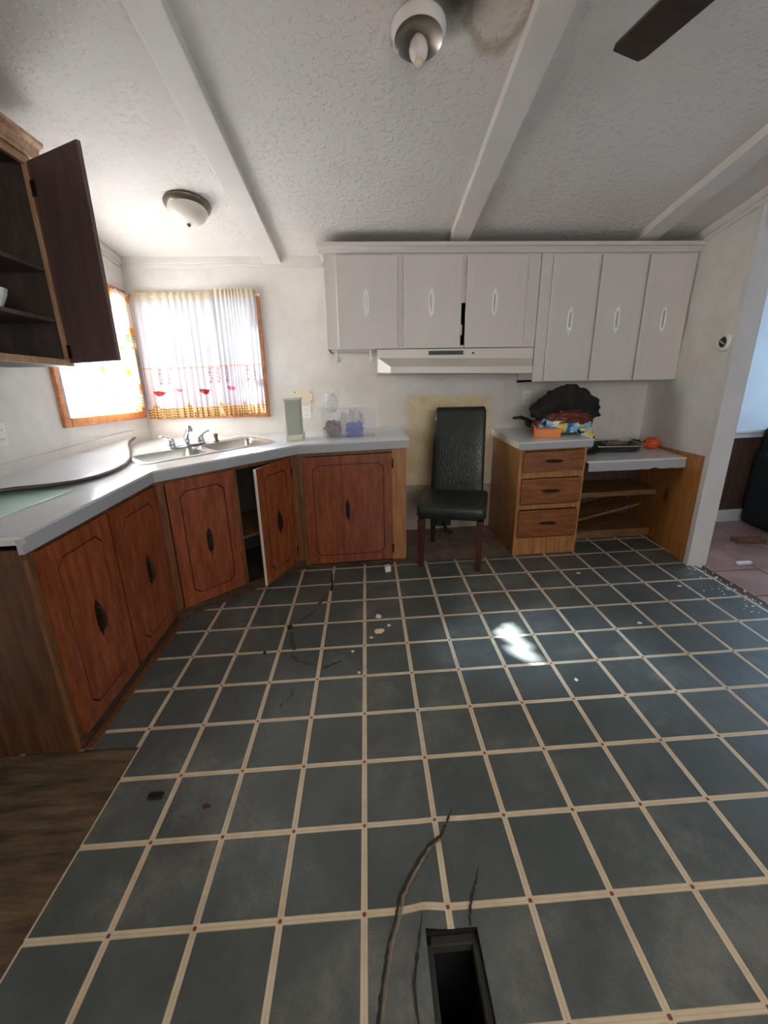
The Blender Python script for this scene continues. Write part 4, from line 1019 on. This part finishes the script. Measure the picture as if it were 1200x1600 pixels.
# ================================================================== CLOTHES PILE
DH = .868
b = blob('jacket', on(1.555, 2.40, DH+.155), (.25, .17, .185), M['jacket'], amp=.26, fr=1.5, seed=5, flat=low((1.54, 2.40, DH+.115))[2], nu=72, nv=44); tag(b, 'crumpled black jacket on top of the clothes pile', 'jacket')
b = blob('printed_cloth', on(1.53, 2.36, DH+.065), (.205, .15, .085), M['print'], amp=.25, fr=2.6, seed=9, flat=low((1.53, 2.36, DH+.012))[2], ridge=True, nu=64, nv=36); tag(b, 'folded blue and yellow printed cloth under the black jacket', 'cloth')
b = blob('hanging_cloth', on(1.685, 2.33, DH-.045), (.075, .10, .085), M['print'], amp=.3, fr=2.6, seed=12, ridge=True); tag(b, 'blue end of printed cloth drooping over the cabinet edge', 'cloth')
b = blob('leather_bag', on(1.55, 2.285, DH+.125), (.165, .09, .06), M['brownleather'], amp=.25, fr=2.2, seed=14, ridge=True, nu=60, nv=32); tag(b, 'soft brown leather bag squeezed between jacket and printed cloth', 'bag')
b = blob('red_cloth', on(1.345, 2.36, DH+.055), (.045, .07, .05), M['red'], amp=.25, fr=2.6, seed=15, flat=low((1.345, 2.36, DH+.006))[2]); tag(b, 'small red cloth at the left of the pile', 'cloth')
ob = thing('orange_box', low((1.36, 2.29, DH)), 'small orange cardboard box at the front of the pile', 'box')
def OB(p): return low((1.365+p[0]*.98+p[1]*.2, 2.235+p[1]*.98-p[0]*.2, DH+.001+p[2]))
g = G(OB); g.box(-.085, .085, -.05, .05, 0, .058); g.build('carton', M['orangebox'], ob, bevel=.002)
g = G(OB); g.box(-.087, .087, -.052, .052, .052, .062); g.build('lid', M['orangebox'], ob, bevel=.002)
fp = thing('frying_pan', low((1.28, 2.45, DH)), 'black frying pan under the pile with its handle sticking out left', 'pan')
g = G(ident); c0 = low((1.42, 2.52, DH+.03)); g.lathe([(0, 0), (.09, 0), (.105, .012), (.118, .045), (.114, .045), (.10, .014), (0, .006)], 28, c0); g.build('pan', M['black'], fp, smooth=True)
g = G(ident); z0 = low((1.3, 2.45, DH))[2]; g.tube([(1.34, 2.44, z0+.075), (1.28, 2.40, z0+.105), (1.21, 2.37, z0+.125), (1.145, 2.35, z0+.122)], [.010, .012, .014, .009], 8); g.build('handle', M['black'], fp, smooth=True)
# stuff on the desk
KH = .702
tr = thing('baking_tray', low((1.98, 2.40, KH)), 'dark grey roasting tray with a pale rim on the desk', 'tray')
def TR(p): return low((1.985+p[0]*.97+p[1]*.2, 2.41+p[1]*.97-p[0]*.2, KH+.001+p[2]))
def ring(e, z): return [(p[0], p[1], z) for p in rrect(-.17-e, .17+e, -.105-e, .105+e, .05, 5)]
g = G(TR); prof = [(-.02, 0), (.0, .012), (.01, .045), (.022, .047), (.022, .051), (.004, .05), (-.006, .016), (-.03, .008)]; vs = []; fs = []
for e, z in prof: vs += ring(e, z)
n = len(ring(0, 0))
for j in range(len(prof)-1): fs += [(j*n+i, j*n+(i+1) % n, (j+1)*n+(i+1) % n, (j+1)*n+i) for i in range(n)]
fs += [tuple(range(n))[::-1], tuple(range((len(prof)-1)*n, len(prof)*n))]; g.add(vs, fs); g.build('pan', M['tray'], tr, smooth=True)
g = G(TR); P = ring(.022, .052); g.tube(P + [P[0]], .004, 6); g.build('rim', M['trayrim'], tr, smooth=True)
b = blob('black_cloth', on(1.74, 2.36, KH+.035), (.085, .10, .045), M['jacket'], amp=.35, fr=2.6, seed=21, flat=low((1.74, 2.36, KH+.006))[2]); tag(b, 'black cloth lump on the desk beside the drawer cabinet', 'cloth')
b = blob('tray_contents', on(2.0, 2.43, KH+.055), (.09, .05, .02), M['brownball'], amp=.4, fr=3.5, seed=22); tag(b, 'dark crumpled scraps lying in the roasting tray', 'scraps')
b = blob('black_pouch', on(2.215, 2.50, KH+.03), (.05, .035, .028), M['jacket'], amp=.3, fr=3, seed=23, flat=low((2.215, 2.50, KH+.004))[2]); tag(b, 'small black pouch between the tray and the orange bundle', 'pouch')
b = blob('orange_bundle', on(2.285, 2.40, KH+.038), (.055, .05, .042), M['orangecloth'], amp=.45, fr=3.2, seed=24, flat=low((2.285, 2.40, KH+.004))[2]); tag(b, 'crumpled bright orange bundle at the right end of the desk', 'cloth')

# ================================================================== CURTAINS
def curtain(name, mat, A, B, ztop, zbot, nfold, amp, lab, cat, nrm_, header=.03, ragged=None, seed=0, rodz=None, flare=0.0, nu=150, nv=46, grp=None, zb2=None, ret=.05, retA=False, back=-.012):
    A = Vector(A); B = Vector(B); N = Vector(nrm_)
    zb2 = zbot if zb2 is None else zb2
    def P(u, v):             # v 0 hem, 1 top of heading
        hz = 1.0
        ph = 2*math.pi*nfold*(u + .03*math.sin(9*u+seed)) + .6*math.sin(5*u+seed*2)
        k = .55 + .45*(1-v)
        rod = math.exp(-((v - (1-header))/.03)**2)
        d = amp*math.sin(ph)*(k*(1-rod*.6)) + amp*.5*math.sin(2.3*ph+seed)*(1-v)*.7
        uu = (u-.5)*(1+flare*(1-v))+.5
        e_ = max(0, (ret-u)/ret) if retA else max(0, (u-1+ret)/ret)
        off_ = d+amp*1.1
        off_ = off_*(1-e_) + back*e_
        p = A.lerp(B, uu) + N*off_
        zb = zbot + (zb2-zbot)*u
        zt = ztop
        if ragged: zt += ragged(u)
        z = zb + (zt-zb)*v + .004*math.sin(ph+1)*(1-v)
        if v > 1-header*.6: z += .024*(noise.noise(Vector((u*26+seed, seed, 0))))
        return (p.x, p.y, z)
    g = G(ident); g.grid(P, nu, nv); uv = [(i/nu, j/nv) for j in range(nv+1) for i in range(nu+1)]
    o = tag(g.build(name, mat, smooth=True, uv=uv), lab, cat, grp); return o, P
cA, PA = curtain('curtain', M['curtain_back'], (-1.705, 2.724, 0), (-1.075, 2.724, 0), 2.093, 1.168, 11, .008, 'wide left panel of the white printed curtain on the back window', 'curtain', (0, -1, 0), seed=1, flare=.01, zb2=1.186)
cB, PB = curtain('curtain', M['curtain_back'], (-1.095, 2.712, 0), (-.772, 2.712, 0), 2.108, 1.186, 11, .011, 'narrow gathered right panel of the white printed curtain on the back window', 'curtain', (0, -1, 0), seed=2, nu=120, flare=.0, zb2=1.198)
g = G(ident); g.tube([(-1.72, 2.722, 2.062), (-.755, 2.722, 2.072)], .006, 8); rd = tag(g.build('curtain_rod', M['white'], smooth=True), 'thin white rod carrying the printed curtain on the back window', 'curtain rod')
g = G(ident); g.lathe([(0, -.012), (.011, -.006), (.011, .006), (0, .012)], 10, (-.75, 2.722, 2.072)); g.build('finial', M['white'], rd, smooth=True)
# print on the curtain: bowls and upright words
def decal(P, poly_uv, mat, parent, name, eps=.004):
    g = G(ident); n = len(poly_uv)
    pts = [Vector(P(u, v)) + Vector((0, -eps, 0)) for u, v in poly_uv]; c = Vector((0, 0, 0))
    for p in pts: c += p
    g.add([tuple(p) for p in pts], [tuple(range(n))]); return g.build(name, mat, parent)
def bowl_print(P, parent, u, v, w_, h_, mat):
    for k in range(8):            # strips so the shape follows the folds
        a, b = k/8, (k+1)/8
        lowc = lambda t: -h_*math.sin(math.pi*min(1, .12+t*.95))*.9
        decal(P, [(u+w_*a, v-.012*a+lowc(a)), (u+w_*b, v-.012*b+lowc(b)), (u+w_*b, v-.012*b), (u+w_*a, v-.012*a)], mat, parent, 'bowl_motif')
bowl_print(PA, cA, .10, .235, .16, .05, M['ink_red']); bowl_print(PA, cA, .67, .24, .15, .05, M['ink_red'])
bowl_print(PA, cA, .37, .25, .10, .035, M['ink_pink']); bowl_print(PB, cB, .12, .25, .24, .04, M['ink_pink'])
def word(P, parent, txt, u, v, hgt, wu, mat):
    """word reading downwards, mapped onto the curtain surface"""
    cu = bpy.data.curves.new('txt', 'FONT'); cu.body = txt; cu.size = 1.0; cu.resolution_u = 1
    ob_ = bpy.data.objects.new('txt', cu); SC.collection.objects.link(ob_)
    dg = bpy.context.evaluated_depsgraph_get(); me_ = bpy.data.meshes.new_from_object(ob_.evaluated_get(dg))
    vs = [v_.co.copy() for v_ in me_.vertices]; fs = [tuple(p.vertices) for p in me_.polygons]
    xs_ = [q.x for q in vs]; ys_ = [q.y for q in vs]; x0, x1, y0, y1 = min(xs_), max(xs_), min(ys_), max(ys_)
    g = G(ident); out = []
    for q in vs:
        t = (q.x-x0)/(x1-x0); s = (q.y-y0)/(y1-y0)
        p = P(min(1, max(0, u + wu*s)), v - hgt*t); out.append((p[0], p[1]-.0045, p[2]))
    g.add(out, fs); g.build('printed_word', mat, parent)
    bpy.data.objects.remove(ob_); bpy.data.curves.remove(cu); bpy.data.meshes.remove(me_)
for u, t in ((.19, 'PASTA'), (.28, 'PIZZA'), (.80, 'PASTA'), (.90, 'PIZZA')): word(PA, cA, t, u, .405, .125, .045, M['ink_brown'])
for u, t in ((.10, 'PIZZA'), (.62, 'PASTA'), (.76, 'PIZZA')): word(PB, cB, t, u, .405, .125, .075, M['ink_brown'])
# side window: valance and lower tier, with a gap the sun comes through
def sag(u):      # the tier heading droops in scallops, shaped to throw the sun patch on the floor
    t = (u-.44)/.27
    if abs(t) > 1: return 0
    return -(.040*(1-abs(t)**4)) - .040*abs(math.sin((u-.17)*3*math.pi/.54))
SA, SB = (-1.718, 1.80, 0), (-1.718, 2.70, 0)
cv, _ = curtain('curtain', M['curtain_valance'], SA, SB, 2.075, 1.690, 9, .007, 'upper orange-flowered valance on the side window', 'curtain', (1, 0, 0), seed=4, header=.07, retA=True)
cl, _ = curtain('curtain', M['curtain_tier'], (-1.716, 1.90, 0), SB, 1.700, 1.262, 8, .009, 'lower orange-flowered curtain tier on the side window', 'curtain', (1, 0, 0), seed=5, header=.06, ragged=sag)
ln, _ = curtain('added_sheer_strip', M['liner'], (-1.727, 1.80, 0), (-1.727, 1.99, 0), 1.71, 1.24, 3, .002, 'white sheer strip added to stop stray sun at the left edge of the side window', 'curtain', (1, 0, 0), seed=6, nu=30, retA=True, back=-.004, ret=.2)  # strip added over the bare pane edge to block a stray sun patch
g = G(ident); g.tube([(-1.72, 1.79, 2.05), (-1.72, 2.71, 2.05)], .006, 8); tag(g.build('curtain_rod', M['white'], smooth=True), 'thin white rod carrying the flowered valance', 'curtain rod')

# ================================================================== CEILING FIXTURES
CN = Matrix.Rotation(math.atan(SLOPE), 3, 'X').inverted()      # local z along the ceiling normal
def cpt(x, y): return (x, y, ceil_z(y))
dl = thing('dome_light', cpt(-.975, 2.11), 'frosted dome ceiling light above the sink', 'ceiling light')
c = cpt(-.975, 2.11)
g = G(ident); g.lathe([(0, 0), (.125, 0), (.130, -.008), (.128, -.018), (.116, -.026), (.112, -.034), (.106, -.036)], 40, c, CN); g.build('base_ring', M['chromedull'], dl, smooth=True)
g = G(ident); g.lathe([(.108, -.030), (.110, -.044), (.100, -.066), (.080, -.088), (.052, -.104), (.02, -.112), (0, -.113)], 40, c, CN); g.build('shade', M['glassdome'], dl, smooth=True)
g = G(ident); g.lathe([(0, -.108), (.009, -.112), (.012, -.119), (.007, -.126), (0, -.128)], 14, c, CN); g.build('finial', M['chromedull'], dl, smooth=True)
cl_ = thing('can_light', cpt(.265, 1.13), 'bare bulb in a tarnished round reflector on the ceiling', 'ceiling light'); c = cpt(.265, 1.125)
g = G(ident); g.lathe([(0, .0), (.098, .0), (.098, -.008), (.090, -.032), (.085, -.037)], 40, c, CN); g.build('collar', M['beam'], cl_, smooth=True)
g = G(ident); g.lathe([(.086, -.038), (.078, -.030), (.05, -.014), (.03, -.010), (0, -.008)], 40, c, CN); g.build('reflector', M['pan_metal'], cl_, smooth=True)
def BU(p):
    q = CN @ Vector(p); return (q.x+c[0], q.y+c[1]+.0, q.z+c[2])
g = G(BU); ax = Vector((-.02, -.10, -1)).normalized()
g.tube([Vector((0, 0, -.01)) + ax*t for t in (.098, .106, .116, .122)], [.012, .014, .013, .008], 14); g.build('tip', M['ivory'], cl_, smooth=True)
g = G(BU)
g.tube([Vector((0, 0, -.01)) + ax*t for t in (.02, .03, .045, .065, .085, .097, .103, .105)], [.015, .022, .030, .034, .030, .020, .010, .002], 20); g.build('bulb', M['bulb'], cl_, smooth=True)
# ceiling fan: hub beyond the frame, blades around it
FH = Vector((1.072, .315, 2.40))
fan = thing('ceiling_fan', FH, 'dark brown ceiling fan with one blade reaching into view', 'ceiling fan')
g = G(ident); g.lathe([(0, -.06), (.07, -.055), (.10, -.02), (.10, .03), (.06, .06), (.02, .065), (.016, .07), (.016, ceil_z(FH.y)-FH.z-.03), (.06, ceil_z(FH.y)-FH.z), (0, ceil_z(FH.y)-FH.z)], 28, tuple(FH)); g.build('motor', M['bronze'], fan, smooth=True)
tipd = Vector((.918, .912, 2.40)); a0 = math.atan2(tipd.y-FH.y, tipd.x-FH.x); L = (Vector((tipd.x, tipd.y))-Vector((FH.x, FH.y))).length
for k in range(5):
    a = a0 + k*2*math.pi/5; ca, sa = math.cos(a), math.sin(a)
    def BL(p, ca=ca, sa=sa): return (FH.x+p[0]*ca-p[1]*sa, FH.y+p[0]*sa+p[1]*ca, FH.z+p[2]+p[1]*.10)
    g = G(BL); g.prism([(.16, -.05), (L*.6, -.066), (L-.02, -.062), (L, -.052), (L, .052), (L-.02, .062), (L*.6, .066), (.16, .05)], -.004, .004); g.build('blade', M['brownblade'], fan, bevel=.002)
    g = G(BL); g.box(.08, .22, -.015, .015, .004, .012); g.build('blade_iron', M['bronze'], fan, bevel=.002)

# ================================================================== FLOOR DAMAGE AND DEBRIS
def ribbon(name, pts, widths, mat, parent, h=.003, jit=.004, seed=0, closeup=False):
    g = G(); P = []
    for i in range(len(pts)-1):
        a, b = Vector(pts[i]), Vector(pts[i+1])
        for k in range(5): P.append((a.lerp(b, k/5), widths[i]+(widths[i+1]-widths[i])*k/5))
    P.append((Vector(pts[-1]), widths[-1])); vs = []; fs = []
    for i, (p, wd) in enumerate(P):
        t = (P[min(i+1, len(P)-1)][0]-P[max(i-1, 0)][0]).normalized(); nn = Vector((-t.y, t.x))
        l = p + nn*(wd+jit*noise.noise(Vector((i*.9, seed, 0)))); r_ = p - nn*(wd+jit*noise.noise(Vector((i*.9, seed+5, 0))))
        vs += [(l.x, l.y, h+bumpz(l.x, l.y)), (r_.x, r_.y, h+bumpz(r_.x, r_.y))]
        if i: fs.append((2*i-2, 2*i-1, 2*i+1, 2*i))
    g.add(vs, fs); return g.build(name, mat, parent)
ck = [(.292, .262), (.263, .21), (.238, .173), (.187, .141), (.132, .078), (.100, .034), (.082, -.021), (.062, -.065), (.052, -.106), (.039, -.16), (.022, -.24), (.01, -.34)]
ribbon('crack', ck, [.0008, .003, .005, .0055, .005, .0045, .0025, .003, .004, .004, .004, .003], M['dirt'], floor, seed=1, jit=.006)
ribbon('torn_edge', [(p[0]+.011, p[1]-.002) for p in ck[2:]], [.001, .003, .0045, .004, .003, .003, .0025, .003, .003, .003], M['alcove'], floor, h=.0034, seed=2)
ribbon('crack', [(.335, .085), (.318, .05), (.300, .02), (.284, -.02), (.280, -.044)], [.001, .003, .004, .003, .003], M['dirt'], floor, seed=3)
ribbon('crack', [(.155, -.02), (.135, -.09), (.118, -.15), (.125, -.25)], [.001, .003, .004, .002], M['dirt'], floor, seed=4)
for i, (pts, wd) in enumerate((([(-.238, 1.985), (-.225, 1.80), (-.226, 1.735)], [.006, .012, .010]), ([(-.24, 1.73), (-.268, 1.64), (-.295, 1.575)], [.004, .008, .014]),
        ([(-.30, 1.53), (-.34, 1.455), (-.40, 1.40)], [.003, .010, .006]), ([(-.44, 1.375), (-.43, 1.33)], [.015, .018]), ([(-.42, 1.30), (-.40, 1.22), (-.375, 1.14)], [.008, .016, .010]),
        ([(-.385, 1.10), (-.33, 1.04), (-.245, 1.015)], [.010, .012, .004]), ([(-.205, .985), (-.16, 1.01), (-.118, 1.03)], [.008, .006, .004]), ([(-.345, .87), (-.335, .82), (-.35, .78)], [.003, .006, .003]))):
    ribbon('dirt_mark', pts, [q*.85 for q in wd], M['dirt'] if i in (0, 3, 6) else M['grime'], floor, seed=10+i, jit=.014)
def chip(x, y, s, mat, lab, cat='chip', grp='loose chips on the floor', sx=1.0, h=None, k=0):
    g = G(); n = 6; pts = []
    for i in range(n):
        a = 2*math.pi*i/n + random.uniform(-.3, .3); r_ = s*random.uniform(.6, 1.0); pts.append((x+r_*math.cos(a)*sx, y+r_*math.sin(a)))
    g.prism(pts, .0015, h or s*.5); return tag(g.build('floor_chip', mat), lab, cat, grp)
cu = G(lambda p: low((.166+p[0]*.96-p[1]*.26, 1.975+p[0]*.26+p[1]*.96, .002+p[2]))); cu.box(-.021, .021, -.021, .021, 0, .042); tag(cu.build('white_cube', M['white'], bevel=.003), 'small white cube on the floor near the base cabinet', 'cube')
chip(.081, 1.40, .021, M['plaster'], 'white shell-like chip farthest back of the floor chips below the cube', h=.01)
chip(.078, 1.252, .028, M['cream'], 'largest cream chip lying in the middle of a green square', h=.012, sx=1.3)
chip(.140, 1.306, .012, M['cream'], 'tiny cream chip right of the largest cream chip', h=.008)
chip(.036, 1.205, .012, M['cream'], 'tiny cream chip left of the largest cream chip', h=.006)
chip(-.063, 1.10, .009, M['plaster'], 'tiny white fleck left of the centre strip', h=.004)
chip(-.027, .935, .011, M['plaster'], 'small pale chip beside a strip crossing nearest the camera', h=.007)
chip(-.529, 1.133, .012, M['black'], 'small black crumb on a strip near the sink cabinet', h=.01)
chip(-.373, .759, .007, M['black'], 'tiny black crumb in front of the sink cabinet', h=.006)
chip(.977, .792, .012, M['plaster'], 'white speck below the sun patch', h=.005)
g = G(lambda p: low((-.74+p[0], .379+p[1], .002+p[2]))); g.box(-.026, .026, -.012, .012, 0, .01); tag(g.build('black_clip', M['black'], bevel=.003), 'small black plastic piece on a square near the bare plywood', 'plastic piece')
chip(-.547, .331, .012, M['walnut'], 'small brown leaf-like scrap on a near left square', h=.004, sx=1.6)
for i, (x, y) in enumerate(((1.478, 1.769), (1.525, 1.179), (2.013, 1.527))):
    chip(x, y, .011, M['plaster'], ('white flake below the drawer cabinet', 'white flake in the open floor right of the sun patch', 'white flake near the doorway debris')[i], h=.004, sx=1.7)
# rubble along the threshold: too small and too many to pick out
g = G()
for i in range(90):
    t = random.random(); x = 2.30 + random.gauss(-.045, .06); y = 1.75 - t*.55
    if x > 2.40: x = 2.38
    s = random.uniform(.002, .009); a = random.random()*6.28
    pts = [(x+s*math.cos(a+q), y+s*.7*math.sin(a+q)) for q in (0, 1.4, 3.0, 4.4)]; g.prism(pts, .0012 if x < 2.31 else -.012, s*.6)
o = tag(g.build('threshold_rubble', M['plaster']), 'crumbled plaster rubble scattered along the doorway threshold', 'rubble'); o['kind'] = 'stuff'
g = G(lambda p: low((2.64+p[0], 1.76+p[1], -.001+p[2]))); g.box(-.05, .05, -.012, .012, 0, .018); tag(g.build('plaster_strip', M['white'], bevel=.002), 'short white strip lying on the pink tiles', 'strip')
g = G(lambda p: low((2.98+p[0], 2.10+p[1]-p[0]*.15, -.001+p[2]))); g.box(-.10, .10, -.035, .035, 0, .03); tag(g.build('wood_offcut', M['shelfwood'], bevel=.003), 'pale wooden offcut lying on the pink tiles farther back', 'offcut')
# dark covered chair in the hall
sf = thing('armchair', low((3.55, 2.25, 0)), 'dark covered armchair in the room beyond the opening', 'armchair')
g = G(); g.box(3.27, 3.95, 1.95, 2.50, .0, .42); g.build('seat', M['darksofa'], sf, bevel=.05, seg=4)
g = G(); g.box(3.25, 3.42, 1.93, 2.51, .0, .62); g.build('arm', M['darksofa'], sf, bevel=.05, seg=4)
g = G(); g.box(3.29, 3.95, 2.33, 2.52, .3, .82); g.build('backrest', M['darksofa'], sf, bevel=.05, seg=4)
